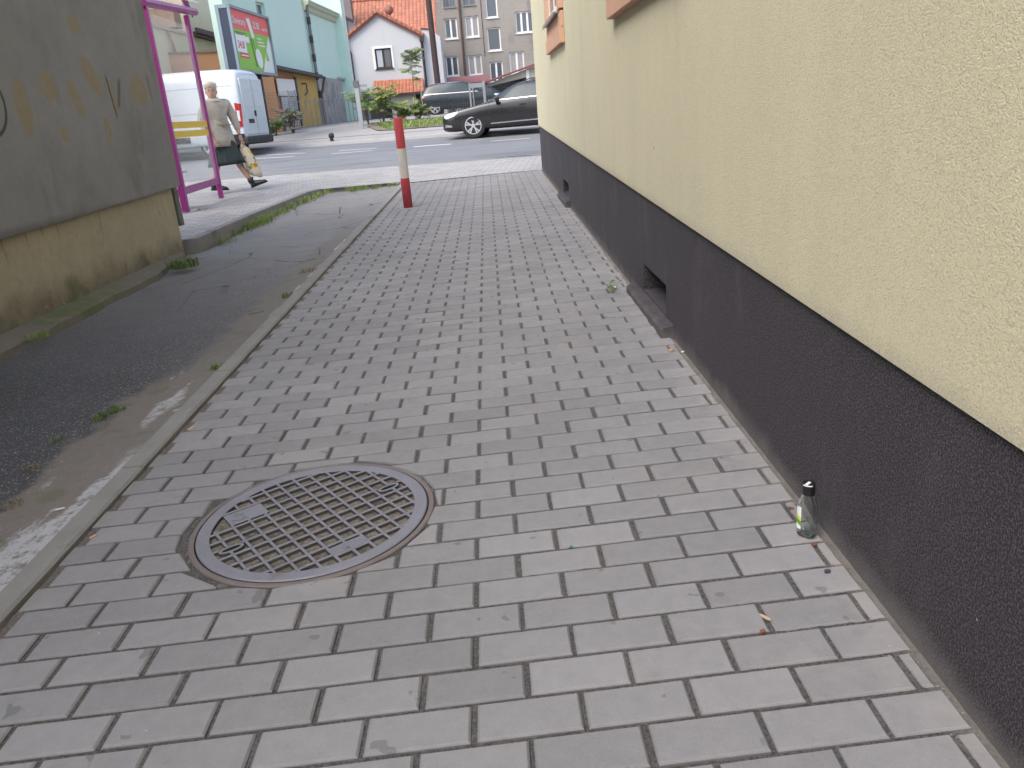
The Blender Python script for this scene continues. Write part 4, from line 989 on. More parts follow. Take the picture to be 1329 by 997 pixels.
for s in (-1,1):
    fs_='y'
    decal('side_window',bv,[(.66,.975),(1.02,1.215),(1.32,1.33),(1.56,1.37),(1.60,.995)],s,bd,CGL)
    decal('side_window',bv,[(1.68,1.0),(1.64,1.38),(2.55,1.38),(2.62,1.02)],s,bd,CGL)
    decal('side_window',bv,[(2.70,1.025),(2.63,1.375),(3.25,1.33),(3.52,1.10)],s,bd,CGL)
    decal('window_trim',bv,[(.58,.955),(.66,.972),(2.7,1.018),(3.5,1.08),(3.5,1.06),(1.7,.978)],s,bd,CHROME,.009)
    decal('headlight',bv,[(-.86,.62),(-.70,.70),(-.38,.735),(-.52,.63),(-.75,.56)],s,bd,LAMP,.007,dense=.04)
    decal('sill_strip',bv,[(.50,.345),(.52,.375),(2.35,.405),(2.35,.375)],s,bd,CHROME,.008)
    decal('door_seam',bv,[(.50,.35),(.48,.90),(.492,.90),(.512,.35)],s,bd,TRIM,.003)
    decal('door_seam',bv,[(1.62,.33),(1.63,.96),(1.642,.96),(1.632,.33)],s,bd,TRIM,.003)
    decal('crease',bv,[(.40,.735),(.40,.747),(2.9,.80),(2.9,.785)],s,bd,TRIM,.002)
    decal('fog_light',bv,[(-.83,.33),(-.80,.42),(-.62,.38),(-.60,.34)],s,bd,CHROME,.006,dense=.03)
    for hx in (1.45,2.5): obj('door_handle',MB().box((hx-.10,s*.885,.80),(hx+.08,s*.925,.835)),GREYP,bd,bevel=.01)
    mi=obj('mirror',MB().box((.68,s*.90,.935),(.81,s*1.08,1.055)),GREYP,bd,bevel=.035,seg=3)
    obj('mirror_base',MB().box((.70,s*.85,.90),(.78,s*1.0,.945)),TRIM,mi)
    for wx in (0,2.79): wheel(ca,wx,s*.775,.34,.34,s,5)
mbw=MB().add([(.74,-.66,.965),(.74,.66,.965),(1.44,.50,1.385),(1.44,-.50,1.385)],[(0,1,2,3)])
decalws=decal('windscreen',bv,[(-.60,.985),(.60,.985),(.50,1.35),(-.50,1.35)],-1,bd,CGL,.006,axis='x')
decal('grille',bv,[(-.42,.50),(.42,.50),(.40,.64),(-.40,.64)],-1,bd,TRIM,.006,axis='x')
decal('lower_grille',bv,[(-.55,.26),(.55,.26),(.50,.38),(-.50,.38)],-1,bd,TRIM,.006,axis='x')
obj('number_plate',MB().box((-.955,-.26,.40),(-.94,.26,.50)),PLATEM,bd)
decal('rear_window',bv,[(-.50,1.05),(.50,1.05),(.45,1.30),(-.45,1.30)],1,bd,CGL,.006,axis='x')
for s in (-1,1): obj('tail_light',MB().box((3.70,s*.56-.12,.78),(3.835,s*.56+.12,.90)),TAIL,bd,bevel=.02); obj('roof_rail',MB().path([(1.5,s*.56,1.42),(1.7,s*.56,1.475),(3.1,s*.55,1.46),(3.3,s*.55,1.41)],.014),TRIM,bd)
ca.scale=(SC,SC,SC)
# ---- dark suv parked behind the wire fence, facing right
SUVP=simple('dark_blue_grey_paint',(.012,.018,.024),.25,.06,3,metal=0,coat=.3)
v0=gp(564,150,0)
SS=[(-.80,.45,.80,.8,.60,.5),(-.78,.35,.95,.95,.78,.66),(-.70,.30,1.02,1.15,.86,.66),(-.45,.28,1.05,1.45,.90,.64),(-.1,.28,1.05,1.60,.92,.62),(.6,.26,1.05,1.655,.93,.62),(1.3,.26,1.04,1.66,.93,.62),(1.8,.26,1.03,1.60,.93,.62),(2.2,.26,1.02,1.42,.93,.65),(2.6,.26,1.01,1.12,.92,.72),(2.8,.27,1.00,1.00,.91,.76),(3.3,.28,.95,.95,.89,.74),(3.6,.33,.86,.86,.82,.68),(3.72,.38,.70,.7,.70,.55),(3.75,.45,.60,.6,.5,.4)]
def make_suv(loc,label,rz):
    s_=thing('parked_suv',label,'car',loc,rz=rz)
    b_,v_=car_body(s_,SS,SUVP,[(0,.36),(2.8,.36)],.365)
    for s in (-1,1):
        decal('side_window',v_,[(-.48,1.10),(-.36,1.32),(-.05,1.50),(.25,1.535),(.25,1.10)],s,b_,CGL)
        decal('side_window',v_,[(.32,1.10),(.32,1.54),(1.18,1.55),(1.18,1.09)],s,b_,CGL)
        decal('side_window',v_,[(1.26,1.09),(1.26,1.55),(1.68,1.52),(2.02,1.36),(2.34,1.08)],s,b_,CGL)
        decal('window_trim',v_,[(-.52,1.075),(-.5,1.10),(2.4,1.075),(2.4,1.045)],s,b_,CHROME,.012)
        decal('roof_trim',v_,[(-.45,1.44),(-.1,1.585),(.6,1.625),(1.5,1.62),(1.5,1.60),(.6,1.605),(-.1,1.565)],s,b_,CHROME,.010)
        for wx in (0,2.8): wheel(s_,wx,s*.79,.36,.36,s,5)
        obj('mirror',MB().box((2.10,s*.92,1.06),(2.24,s*1.09,1.20)),SUVP,b_,bevel=.035)
        decal('headlight',v_,[(3.25,.80),(3.3,.88),(3.58,.84),(3.64,.74),(3.5,.74)],s,b_,LAMP,.006,dense=.05)
        decal('tail_light',v_,[(-.74,.88),(-.70,1.0),(-.52,1.0),(-.56,.90)],s,b_,TAIL,.006,dense=.04)
    decal('windscreen',v_,[(-.62,1.10),(.62,1.10),(.54,1.52),(-.54,1.52)],1,b_,CGL,.006,axis='x')
    return s_
suv=make_suv((v0[0],v0[1],v0[2]),'dark blue-grey SUV with silver window trim parked behind the wire fence','-1' and -1)
def copy_tree(o,parent=None):
    c=o.copy(); COL.objects.link(c); c.parent=parent
    for ch in o.children: copy_tree(ch,c)
    return c
s2=copy_tree(suv); s2.location=(v0[0]+1.05,v0[1]+5.0,GZ(0,46)-.05); s2.scale=(.86,.86,.86); suv.scale=(.88,.88,.88); suv.location.x+=.12; s2.rotation_euler=(0,0,R(2)); s2['label']='second parked car half hidden beyond the SUV, only its bonnet and windscreen showing'
# ---- white panel van
VP=simple('white_van_paint',(.60,.65,.70),.3,.06,2,coat=.6)
vr=vpl(338,185,(w0[0],w0[1]),-6)
VX,VY=w0[0]+vr[0]*math.cos(R(-6)),w0[1]+vr[0]*math.sin(R(-6))
va=thing('panel_van','white high-roofed panel van heading left on the road behind the walking woman','van',(VX,VY,GZ(VX,VY)-.045),rz=-6)
VS=[(-5.45,.35,.75,.75,.60,.5),(-5.40,.28,1.0,1.0,.84,.7),(-5.1,.26,1.10,1.15,.93,.74),(-4.7,.26,1.15,1.62,.97,.74),(-4.3,.26,1.15,2.08,.985,.74),(-3.95,.28,1.15,2.28,.99,.76),(-3.0,.30,1.15,2.33,.99,.78),(-1.5,.30,1.15,2.33,.99,.78),(-.40,.30,1.15,2.31,.985,.78),(-.14,.31,1.15,2.27,.97,.77),(-.05,.33,1.15,2.20,.95,.75),(.0,.36,1.13,2.05,.90,.70)]
# squarer section for the van: own loft
rings=[]
for x,zb,zt,zr,w,w2 in VS:
    half=[(0,zb),(w*.88,zb),(w*.99,zb+.06),(w,zb+.3),(w*.998,zt),(w*.97 if zr>zt+.3 else w*.9,zt+(zr-zt)*.6),(w2+.10 if zr>zt+.3 else w2,zr-.12 if zr>zt+.3 else zr-.0),(w2,zr-.03 if zr>zt+.3 else zr+.01),(w2*.8,zr+.015),(0,zr+.03)]
    rings.append([(x,y,z) for y,z in half]+[(x,-y,z) for y,z in half[-2:0:-1]])
vb=obj('body',MB().loft(rings),VP,va)
sb=vb.modifiers.new('s','SUBSURF'); sb.levels=2; sb.render_levels=2
cut=MB()
for wx in (-1.05,-4.6): cut.tube((wx,-1.4,.34),(wx,-.68,.34),.40,n=40); cut.tube((wx,.68,.34),(wx,1.4,.34),.40,n=40)
co=obj('cutter',cut,TRIM); bo_=vb.modifiers.new('b','BOOLEAN'); bo_.object=co; bo_.solver='EXACT'; bake(vb); bpy.data.objects.remove(co)
for p in vb.data.polygons: p.use_smooth=True
autosmooth(vb,35); vb.data.materials.clear(); vb.data.materials.append(VP)
from mathutils.bvhtree import BVHTree
bm=bmesh.new(); bm.from_mesh(vb.data); bmesh.ops.triangulate(bm,faces=bm.faces); vbv=BVHTree.FromBMesh(bm)
PSEAM=simple('panel_seam',(.33,.36,.40),.5,.05)
for s in (-1,1):
    for wx in (-1.05,-4.6): wheel(va,wx,s*.83,.34,.34,s,5)
    decal('rub_strip',vbv,[(-3.6,.46),(-3.6,.62),(-1.6,.62),(-1.6,.46)],s,vb,TRIM,.02,dense=.2)
    decal('rub_strip',vbv,[(-.55,.40),(-.55,.60),(-.05,.60),(-.05,.40)],s,vb,TRIM,.02,dense=.1)
    decal('panel_crease',vbv,[(-3.8,1.86),(-3.8,1.875),(-.2,1.87),(-.2,1.855)],s,vb,PSEAM,.003,dense=.2)
    decal('panel_crease',vbv,[(-3.8,1.20),(-3.8,1.22),(-.5,1.22),(-.5,1.20)],s,vb,PSEAM,.003,dense=.2)
    for sx in (-3.75,-2.6,-.62): decal('door_seam',vbv,[(sx,.55),(sx,2.05),(sx+.014,2.05),(sx+.014,.55)],s,vb,PSEAM,.003,dense=.2)
    decal('cab_window',vbv,[(-5.0,1.25),(-4.45,1.80),(-3.95,1.85),(-3.95,1.2)],s,vb,CGL,.01)
    decal('tail_light',vbv,[(-.185,.78),(-.175,1.42),(-.03,1.38),(-.045,.78)],s,vb,TAIL,.02,dense=.05)
    decal('tail_light',vbv,[(-.145,.94),(-.14,1.22),(-.075,1.20),(-.08,.94)],s,vb,LAMP,.03,dense=.05)
obj('rear_bumper',MB().box((-.55,-.96,.30),(.07,.96,.52)),TRIM,vb,bevel=.05,seg=3)
obj('side_marker',MB().box((-3.05,-1.02,.47),(-2.93,-.985,.53)),simple('orange_lens',(.8,.2,.02),.3,.05),vb)
obj('rear_door',MB().box((-.03,-.80,.56),(.018,-.008,2.05)).box((-.03,.008,.56),(.018,.80,2.05)),VP,vb,bevel=.02)
obj('door_seam',MB().box((.0,-.006,.56),(.012,.006,2.05)),TRIM,vb)
obj('rear_window',MB().box((.0,-.66,1.30),(.024,-.12,1.80)).box((.0,.12,1.30),(.024,.66,1.80)),simple('blanked_panel',(.62,.66,.70),.35,.04),vb,bevel=.03)
obj('plate_recess',MB().box((.0,-.62,.86),(.022,-.2,.98)),TRIM,vb,bevel=.01)
obj('door_handle',MB().box((.0,-.10,1.05),(.05,-.02,1.2)),TRIM,vb,bevel=.01)
obj('windscreen',MB().box((-.01,-.01,0),(0,0,.01)),CGL,vb) if False else decal('windscreen',vbv,[(-.80,1.30),(.80,1.30),(.72,1.95),(-.72,1.95)],-1,vb,CGL,.01,axis='x')
# ================================================================ background buildings (each facade stands on its own ground line)
def fuv(O,ang): return lambda px,py: vpl(px,py,O,ang)
def wallbox(mb,u0,u1,z0,z1,holes,depth=6,th=.3):
    """wall along local x with real openings (u0,u1,z0,z1), reveals included"""
    us=sorted({u0,u1}|{h[0] for h in holes}|{h[1] for h in holes}); zs=sorted({z0,z1}|{h[2] for h in holes}|{h[3] for h in holes})
    inside=lambda u,z: any(a<u<b and c<z<d for a,b,c,d in holes)
    n=len(zs); vs=[(u,0,z) for u in us for z in zs]; fs=[]
    for i in range(len(us)-1):
        for j in range(n-1):
            if not inside((us[i]+us[i+1])/2,(zs[j]+zs[j+1])/2): fs.append((i*n+j,(i+1)*n+j,(i+1)*n+j+1,i*n+j+1))
    mb.add(vs,fs)
    for a,b,c,d in holes: mb.add([(a,0,c),(b,0,c),(b,0,d),(a,0,d),(a,.2,c),(b,.2,c),(b,.2,d),(a,.2,d)],[(0,1,5,4),(1,2,6,5),(2,3,7,6),(3,0,4,7)])
    mb.add([(u0,0,z0),(u1,0,z0),(u1,0,z1),(u0,0,z1),(u0,depth,z0),(u1,depth,z0),(u1,depth,z1),(u0,depth,z1)],[(1,5,6,2),(5,4,7,6),(4,0,3,7),(3,2,6,7)])
    return mb
def window(par,a,b,c,d,frame,pane,lights=2,t=.07,dy=.10,sill=True):
    mb=MB().box((a,dy,c),(a+t,dy+.06,d)).box((b-t,dy,c),(b,dy+.06,d)).box((a+t,dy,c),(b-t,dy+.06,c+t)).box((a+t,dy,d-t),(b-t,dy+.06,d))
    for k in range(1,lights): x=a+(b-a)*k/lights; mb.box((x-t*.75,dy,c+t),(x+t*.75,dy+.06,d-t))
    if sill: mb.box((a-.05,-.06,c-.07),(b+.05,dy,c-.005))
    w=obj('window',mb,frame,par); obj('pane',MB().box((a+t,dy+.02,c+t),(b-t,dy+.035,d-t)),pane,w); return w
PANE=simple('window_pane',(.07,.09,.12),.06,.25,.8,spec=1); CURT=simple('net_curtain_pane',(.30,.29,.30),.3,.3,3,spec=.8)
# ---- grey apartment block
m=Mat('old_grey_render'); c=m.scale((.30,.28,.255),m.noise(.35,6,.6)*.5+.75); c=m.mix(c,(.125,.12,.11),m.noise(1.1,5,.65,stretch=(1,1,.25),off=5).ss(.54,.74)*.6)
c=m.mix(c,(.33,.30,.25),m.noise(.9,6,.7,off=21).ss(.6,.68)*.5); c=m.mix(c,(.13,.15,.08),(m.z+m.noise(.8,4)*1.6).ss(4.6,3.4)*.45)
m.col(c); m.rough(.95); m.bump(m.noise(6,5),.03); GR=m.m
O=(0,60); U=fuv(O,0); ap=thing('apartment_block','grey rendered apartment block with many white framed windows in the background','building',(0,60,0))
W_=[]
def zc4(x,y): return U(540+x/5.245,y/5.245)
sc=60/1032.5/5.245
for (x,y,w,h,l) in [(237,195,80,118,2),(381,181,84,120,2),(513,42,72,130,1),(531,267,84,134,1),(738,150,112,122,3),(247,451,80,118,2),(403,443,86,118,2),(548,490,84,122,2),(687,425,92,126,2),(222,-22,74,118,0),(357,-36,74,118,0),(715,-110,112,122,3),(850,410,92,126,2),(900,130,112,122,3)]:
    u,z=zc4(x,y); W_.append((u-w*sc/2,u+w*sc/2,z-h*sc/2,z+h*sc/2,l))
uL=U(560,0)[0]-.05
obj('wall',wallbox(MB(),uL,9,.6,13,[w[:4] for w in W_],9),GR,ap)
for i,(a,b,c_,d,l) in enumerate(W_):
    if l: window(ap,a,b,c_,d,PVC,PANE if i not in (1,8,6) else CURT,l,.09)
    else: window(ap,a,b,c_,d,simple('weathered_grey_frame',(.2,.2,.2),.7),PANE,2,.05)
obj('roof',MB().prism([(uL-.3,12.9),(10,12.9),(9,15),(uL+1,15)],-.4,9.4,'y'),simple('dark_roof',(.12,.10,.1),.8),ap)
p,q=zc4(290,0),zc4(340,512); PIPE=simple('rusty_downpipe',(.10,.06,.055),.5,.2,5)
obj('downpipe',MB().tube((p[0],-.1,13),(p[0],-.1,q[1]),.075,n=8),PIPE,ap)
p,q=zc4(437,0),zc4(460,380); obj('cable',MB().path([(p[0],-.03,10),(p[0],-.03,q[1])],.02,n=5),simple('cable_black',(.05,.05,.05)),ap)
# ---- low sheds with red roofs in front of the block
REDR=simple('red_felt_roof',(.20,.085,.095),.8,.2,3); OLDW=simple('old_shed_wall',(.33,.30,.27),.9,.25,2)
def shed(name,label,Y,x0,x1,zl,zr,zb,D,roofmat,rise=.5,wallm=None):
    t=thing(name,label,'shed',(x0,Y,0)); W1=x1-x0
    obj('wall',MB().prism([(0,zb),(W1,zb),(W1,zr),(0,zl)],0,D,'y'),wallm or OLDW,t)
    rg=[[(-.15,y,zl+dz),(W1+.15,y,zr+dz),(W1+.15,y,zr+dz+.07),(-.15,y,zl+dz+.07)] for y,dz in ((-.35,.02),(D,rise))]
    obj('roof',MB().loft(rg),roofmat,t); return t
U=fuv((0,50),0); a=U(566,112); b=U(633,107); 
s1=shed('garage','low garage with faded red roof behind the parked SUV',50,a[0]-.2,b[0],a[1]-.1,b[1]-.0,.6,4,REDR,.55)
obj('door',MB().box((1.8,-.03,.9),(2.9,-.005,b[1]-.25)),simple('dull_pink_door',(.35,.27,.25),.7,.2,4),s1)
U=fuv((0,48),0); a=U(632,112); b=U(700,92)
s2b=shed('lean_to_shed','lean-to shed with dark open front and sloping dark red roof edge right of the garage',48,a[0],b[0]+1.5,a[1]+.1,b[1]+.75,.6,4,simple('maroon_roof_edge',(.17,.04,.045),.7,.2,4),.2,simple('pale_shed_wall',(.42,.40,.35),.9,.25,2))
obj('opening',MB().prism([(.02,.9),(2.25,.9),(2.25,a[1]+.30),(.02,a[1]-.05)],-.02,-.004,'y'),BLACK,s2b)  # flat black panel, painted shade of the open front
obj('post',MB().box((2.25,-.06,.9),(2.42,.0,b[1]+.1)),PVC,s2b)
# ---- white gabled house
m=Mat('white_house_render'); c=m.scale((.56,.565,.59),m.noise(.6,5)*.16+.92); c=m.mix(c,(.45,.43,.42),m.noise(1.4,5,.6,stretch=(1,1,.2),off=5).ss(.58,.8)*.35); m.col(c); m.rough(.9); WHR=m.m
def tiles(name,c1,c2,pw,ph):
    m=Mat(name); u=(m.x/pw).frac(); v=(m.z/ph).frac()
    w=m.noise(2.2,5,.6); c=m.mix(c1,c2,w); cid=((m.x/pw)._m('FLOOR')*12.99+(m.z/ph)._m('FLOOR')*78.2).sin()*437.5; c=m.scale(c,cid.frac()*.3+.82)
    c=m.mix(c,(.09,.05,.04),(v.ss(.12,.0)*.65).mx((u-.5).abs().ss(.40,.5)*.5)); c=m.mix(c,(.12,.11,.08),m.noise(1.2,6,.7,off=7).ss(.60,.72)*.5); m.col(c); m.rough(.75)
    m.bump((u*3.1416).sin()*.7+v*-.5,.05); return m.m
TILE=tiles('orange_roof_tiles',(.34,.12,.075),(.45,.19,.12),.24,.20)
HO=(0,47); U=fuv(HO,0); Z3=lambda x,y:U(380+x/5.54,y/5.54)
ho=thing('white_house','white gabled house with dark framed window and orange tile verge','house',(0,47,0))
eL=Z3(388,272); apx=Z3(603,92); eR=Z3(922,252); hw=(Z3(585,345)[0],Z3(720,490)[0],Z3(652,492)[1],Z3(652,348)[1])
mb=wallbox(MB(),eL[0],eR[0],.5,min(eL[1],eR[1])-.05,[hw],7); zb=min(eL[1],eR[1])-.05
mb.add([(eL[0],0,zb),(eR[0],0,zb),(eR[0],0,eR[1]),(apx[0],0,apx[1]),(eL[0],0,eL[1])],[(0,1,2,3,4)])
obj('wall',mb,WHR,ho)
DF=simple('dark_brown_frame',(.04,.025,.02),.5,.1)
w=window(ho,*hw,DF,PANE,2,.07,.06); SRM=simple('white_surround',(.82,.82,.84),.7,.04)
obj('window_surround',MB().box((hw[0]-.13,-.03,hw[2]-.05),(hw[0]-.002,-.002,hw[3]+.12)).box((hw[1]+.002,-.03,hw[2]-.05),(hw[1]+.10,-.002,hw[3]+.12)).box((hw[0]-.001,-.03,hw[3]+.002),(hw[1]+.001,-.002,hw[3]+.12)),SRM,ho)
obj('blind',MB().box((hw[0]+.09,.05,hw[2]+.08),((hw[0]+hw[1])/2-.06,.058,hw[3]-.08)),simple('pale_blind',(.45,.50,.56),.5,.1),w)
D=7
def slope(p,q,over,th,y0,y1):
    d=Vector((q[0]-p[0],0,q[1]-p[1])).normalized(); p2=Vector((p[0],0,p[1]))-d*over; q2=Vector((q[0],0,q[1]))+d*.0
    n=Vector((-d.z,0,d.x)); n=n if n.z>0 else -n
    return [[(v.x,y,v.z) for v in (p2,q2,q2+n*th,p2+n*th)] for y in (y0,y1)]
r=obj('roof',MB().loft(slope(eL,apx,.22,.14,-.18,D)).loft(slope(eR,apx,.12,.14,-.18,D)),TILE,ho)
obj('verge_board',MB().loft(slope((eL[0],eL[1]-.13),(apx[0],apx[1]-.13),.2,.11,-.15,-.02)).loft(slope((eR[0],eR[1]-.13),(apx[0],apx[1]-.13),.1,.11,-.15,-.02)),simple('dark_red_board',(.16,.05,.04),.7,.2,6),r)
DP=simple('dark_downpipe',(.045,.035,.04),.5,.2,5)
obj('downpipe',MB().path([(eL[0]-.05,-.1,eL[1]-.2),(eL[0]-.05,-.1,eL[1]-.45),(eL[0]+.12,-.1,eL[1]-.75),(eL[0]+.12,-.1,1)],.055,n=8),DP,ho)
obj('downpipe',MB().path([(eR[0]-.02,-.1,eR[1]-.1),(eR[0]-.0,-.1,1)],.05,n=8),DP,ho)
obj('gutter_box',MB().box((eL[0]-.16,-.2,eL[1]-.62),(eL[0]+.04,.0,eL[1]-.1)).box((eR[0]-.1,-.2,eR[1]-.35),(eR[0]+.12,.0,eR[1]-.05)),DP,ho,bevel=.02)
# white neighbour strip on the right
a=Z3(930,205);b=Z3(1000,250)
fw=thing('fire_wall','narrow white rendered wall between the gabled house and the grey block','wall',(0,47.3,0))
obj('wall',MB().prism([(eR[0]+.05,.6),(eR[0]+1.0,.6),(eR[0]+1.0,a[1]-.45),(eR[0]+.55,a[1]-.1),(eR[0]+.05,a[1])],0,3,'y'),WHR,fw)
obj('coping',MB().prism([(eR[0]+.0,a[1]+.005),(eR[0]+.57,a[1]-.09),(eR[0]+.57,a[1]-.02),(eR[0]+.0,a[1]+.07)],-.05,3,'y'),simple('dark_coping',(.09,.05,.04)),fw)
# tiled canopy of the white house
c0=Z3(583,582); c1=Z3(935,560); c2=Z3(600,685); c3=Z3(942,655)
cz=[(c0[0],0,c0[1]),(c1[0],0,c1[1]),(c1[0]+.05,-1.1,c3[1]+.0),(c0[0],-1.1,c2[1])]
mb=MB(); mb.add(cz+[(x,y,z-.09) for x,y,z in cz],[(0,1,2,3),(4,5,6,7),(0,1,5,4),(1,2,6,5),(2,3,7,6),(3,0,4,7)])
ch=obj('canopy_roof',mb,tiles('canopy_tiles',(.42,.13,.07),(.52,.20,.11),.19,.14),ho)
obj('canopy_fascia',MB().box((c0[0],-1.13,c3[1]-.17),(c1[0]+.05,-1.11,c3[1]-.04)),DF,ch)
obj('porch_wall',MB().box((c0[0]+.9,-.9,.8),(c1[0]-.45,-.75,c3[1]-.02)),simple('porch_plaster',(.38,.35,.31),.9,.2,2),ho)
obj('porch_opening',MB().box((c1[0]-.45,-.5,.8),(c1[0]+.03,-.45,c3[1]-.05)).box((c0[0]-1.3,-.04,.8),(c0[0]+.9,-.01,c0[1]-.9)),simple('dark_gateway',(.03,.033,.04),.8,.3,2),ho)
# ---- tall house behind with big orange tiled roof
Ub=fuv((0,54),0); ZB=lambda x,y:Ub(380+x/5.54,y/5.54)
tb=thing('tall_tiled_house','tall house with a large orange tiled roof rising behind the white gabled house','house',(0,54,0))
r0=ZB(330,15); r1=ZB(975,0); e1=ZB(975,205)
zr=ZB(420,8)[1]; xr0=ZB(430,8)[0]-1.2; xr1=ZB(1000,100)[0]+.15
ze=ZB(975,215)[1]-.6
zr2=zr+.35
mb=MB(); pts=[(xr0,-.2,ze),(xr1,-.2,ze),(xr1,3.2,zr2),(xr0,3.2,zr2)]
mb.add(pts+[(x,y,z-.15) for x,y,z in pts],[(0,1,2,3),(4,5,6,7),(0,1,5,4),(1,2,6,5),(2,3,7,6),(3,0,4,7)])
rf=obj('roof',mb,TILE,tb)
rg_=random.Random(2); mb=MB()
for k in range(int((xr1-xr0)/.42)): mb.tube((xr0+k*.42,3.2,zr2+.02),(xr0+k*.42+.40,3.2,zr2+.05),.10,n=8)
obj('ridge_tiles',mb,TILE,rf)
obj('wall',MB().box((xr0+.1,0,.6),(xr1-.1,6,ze-.02)),WHR,tb)
d0=Z3(702,85); dx,dz=ZB(702,85)
dm=MB(); rgd=[[(dx+r_*math.cos(t),-.9+k+0.0*r_,dz+r_*math.sin(t)) for t in [2*math.pi*i/24 for i in range(24)]] for r_,k in ((.04,.06),(.18,.04),(.27,0),(.27,-.02))]
sdh=thing('satellite_dish','round reddish brown satellite dish in front of the orange roof','satellite dish',(0,54,0)); obj('dish',dm.loft(rgd),simple('dish_brown',(.22,.09,.07),.6,.3,6),sdh,smooth=True)
obj('mast',MB().tube((dx,-.75,dz),(dx+.1,.2,dz-1.3),.035,n=8),simple('mast_grey',(.3,.3,.3)),sdh)
# dark lead-grey dormer wall with gutter at the left of the roof
a=ZB(335,60); b=ZB(440,190)
dr=tb
obj('dormer_wall',MB().box((ZB(330,60)[0]-.2,-1.6,2),(ZB(400,60)[0],-.6,ZB(380,150)[1])).box((ZB(400,60)[0],-1.5,2),(ZB(460,60)[0],-.6,ZB(430,165)[1])),simple('lead_sheet',(.22,.22,.24),.6,.2,2),tb)
p,q=ZB(355,125),ZB(470,175); obj('gutter',MB().tube((p[0],-1.75,p[1]),(q[0],-1.75,q[1]),.09,n=8),DP,tb)
obj('chimney',MB().box((ZB(345,10)[0]-.3,.5,4),(ZB(345,10)[0]+.5,1.3,zr2+.7)),simple('sooty_brick',(.20,.17,.17),.9,.3,3),tb)
# ---- mint green building: main wall runs away from us, tower face at its far end
m=Mat('mint_render'); c=m.scale((.60,.78,.70),m.noise(.5,5)*.14+.93); c=m.mix(c,(.30,.44,.37),m.noise(1.1,5,.6,stretch=(1,1,.2),off=5).ss(.56,.78)*.35); m.col(c); m.rough(.9); m.bump(m.noise(30,4),.006); MINT=m.m
CPIPE=simple('grey_metal_pipe',(.16,.17,.19),.4,.5,1.5,metal=.3)
MO=(-7.45,38.0); MA=math.degrees(math.atan2(43.5-38,-7.08+7.45)); Um=fuv(MO,MA)
mt=thing('mint_building','pale mint green rendered building with cornice and projecting corner tower','building',(MO[0],MO[1],0),rz=MA)
c0=Um(394,3); c1=Um(433,20); zc=(c0[1]+c1[1])/2
LM_=c1[0]
wn=[Um(331.5,4),Um(344,22)]
obj('wall',wallbox(MB(),-.15,LM_,.5,zc-.35,[],3),MINT,mt)
obj('cornice',MB().prism([(.0,zc-.38),(-.10,zc-.30),(-.12,zc-.16),(-.24,zc-.10),(-.26,zc),(.0,zc)],-.12,LM_-.0,'x').box((-.15,-.26,zc-.0) if False else (-.12,-.29,zc+.003),(LM_,.5,zc+.06)),simple('cream_cornice',(.48,.52,.40),.8,.15,3),mt)
MA2=80; O2=(MO[0]-.03,MO[1]-.2); 
fr=thing('mint_front_block','mint green wall with a small window above the billboard, nearer than the corniced part','building',(O2[0],O2[1],0),rz=MA2)
Uf=fuv(O2,MA2)
w0_=Uf(331.5,5); w1_=Uf(345,22)
wz0=Uf(344,22)[1]; wz1=Uf(337,4.5)[1]
print('front window',w0_,w1_,Uf(293,4))
wa,wb_=sorted((Uf(332.5,10)[0],Uf(344,12)[0]))
UF0=Uf(288.5,5)[0]
hole=(wa,wb_,wz0,wz1+.05)
obj('wall',wallbox(MB(),UF0,0,.5,6.3,[hole],.5),MINT,fr)
window(fr,*hole,simple('pale_frame',(.6,.65,.62),.6),PANE,1,.08,.12)
pp=[Um(393,5),Um(407,90)]
mb=MB(); z=zc-.1; 
mb.path([(.02,-.12,zc-.0),(.02,-.12,3.0)],.07,n=10); k=0
dpm=obj('downpipe',mb,CPIPE,mt)
for k in range(5): obj('pipe_joint',MB().tube((.02,-.12,zc-.9-k*.75),(.02,-.12,zc-.9-k*.75+.3),.085,n=10),DP,dpm)
tO=(MO[0]+math.cos(R(MA))*LM_,MO[1]+math.sin(R(MA))*LM_)
Ut=fuv(tO,0); t1=Ut(443,0); t2=Ut(460,150); tw=.42
tl=obj('tower_wall',MB().box((0,0,0),(1,1,1)),MINT,mt)   # replaced below
bpy.data.objects.remove(tl)
tt=obj('tower_wall',MB().box((-.02,-.02,.5),(tw,.5,9.5)),MINT,None); tt.parent=mt; tt.matrix_parent_inverse=Matrix.Identity(4)
inv=mt.matrix_basis.inverted() if False else (Matrix.Rotation(-R(MA),4,'Z')@Matrix.Translation((-MO[0],-MO[1],0)))
tt.data.transform(inv@Matrix.Translation((tO[0],tO[1],0)))
te=obj('tower_edge',MB().box((tw+.003,.42,.5),(tw+.07,.52,9.5)),simple('white_edge',(.75,.78,.78),.6,.05),mt); te.data.transform(inv@Matrix.Translation((tO[0],tO[1],0)))
# grey gate panel and mint door in the low part
gpn=[Um(410,101),Um(432,101)]
zt_=Um(420,101)[1]
obj('bare_plaster',MB().box((gpn[0][0]-.1,-.10,.6),(LM_-.6,-.004,zt_)),simple('bare_grey_plaster',(.36,.34,.33),.95,.22,2.2,stain=((.18,.17,.16),1.5,.5,.6)),mt)
obj('door_lintel',MB().box((LM_-1.2,-.16,zt_-.0),(LM_+.2,-.002,zt_+.09)),simple('lintel_grey',(.35,.40,.38),.7),mt)
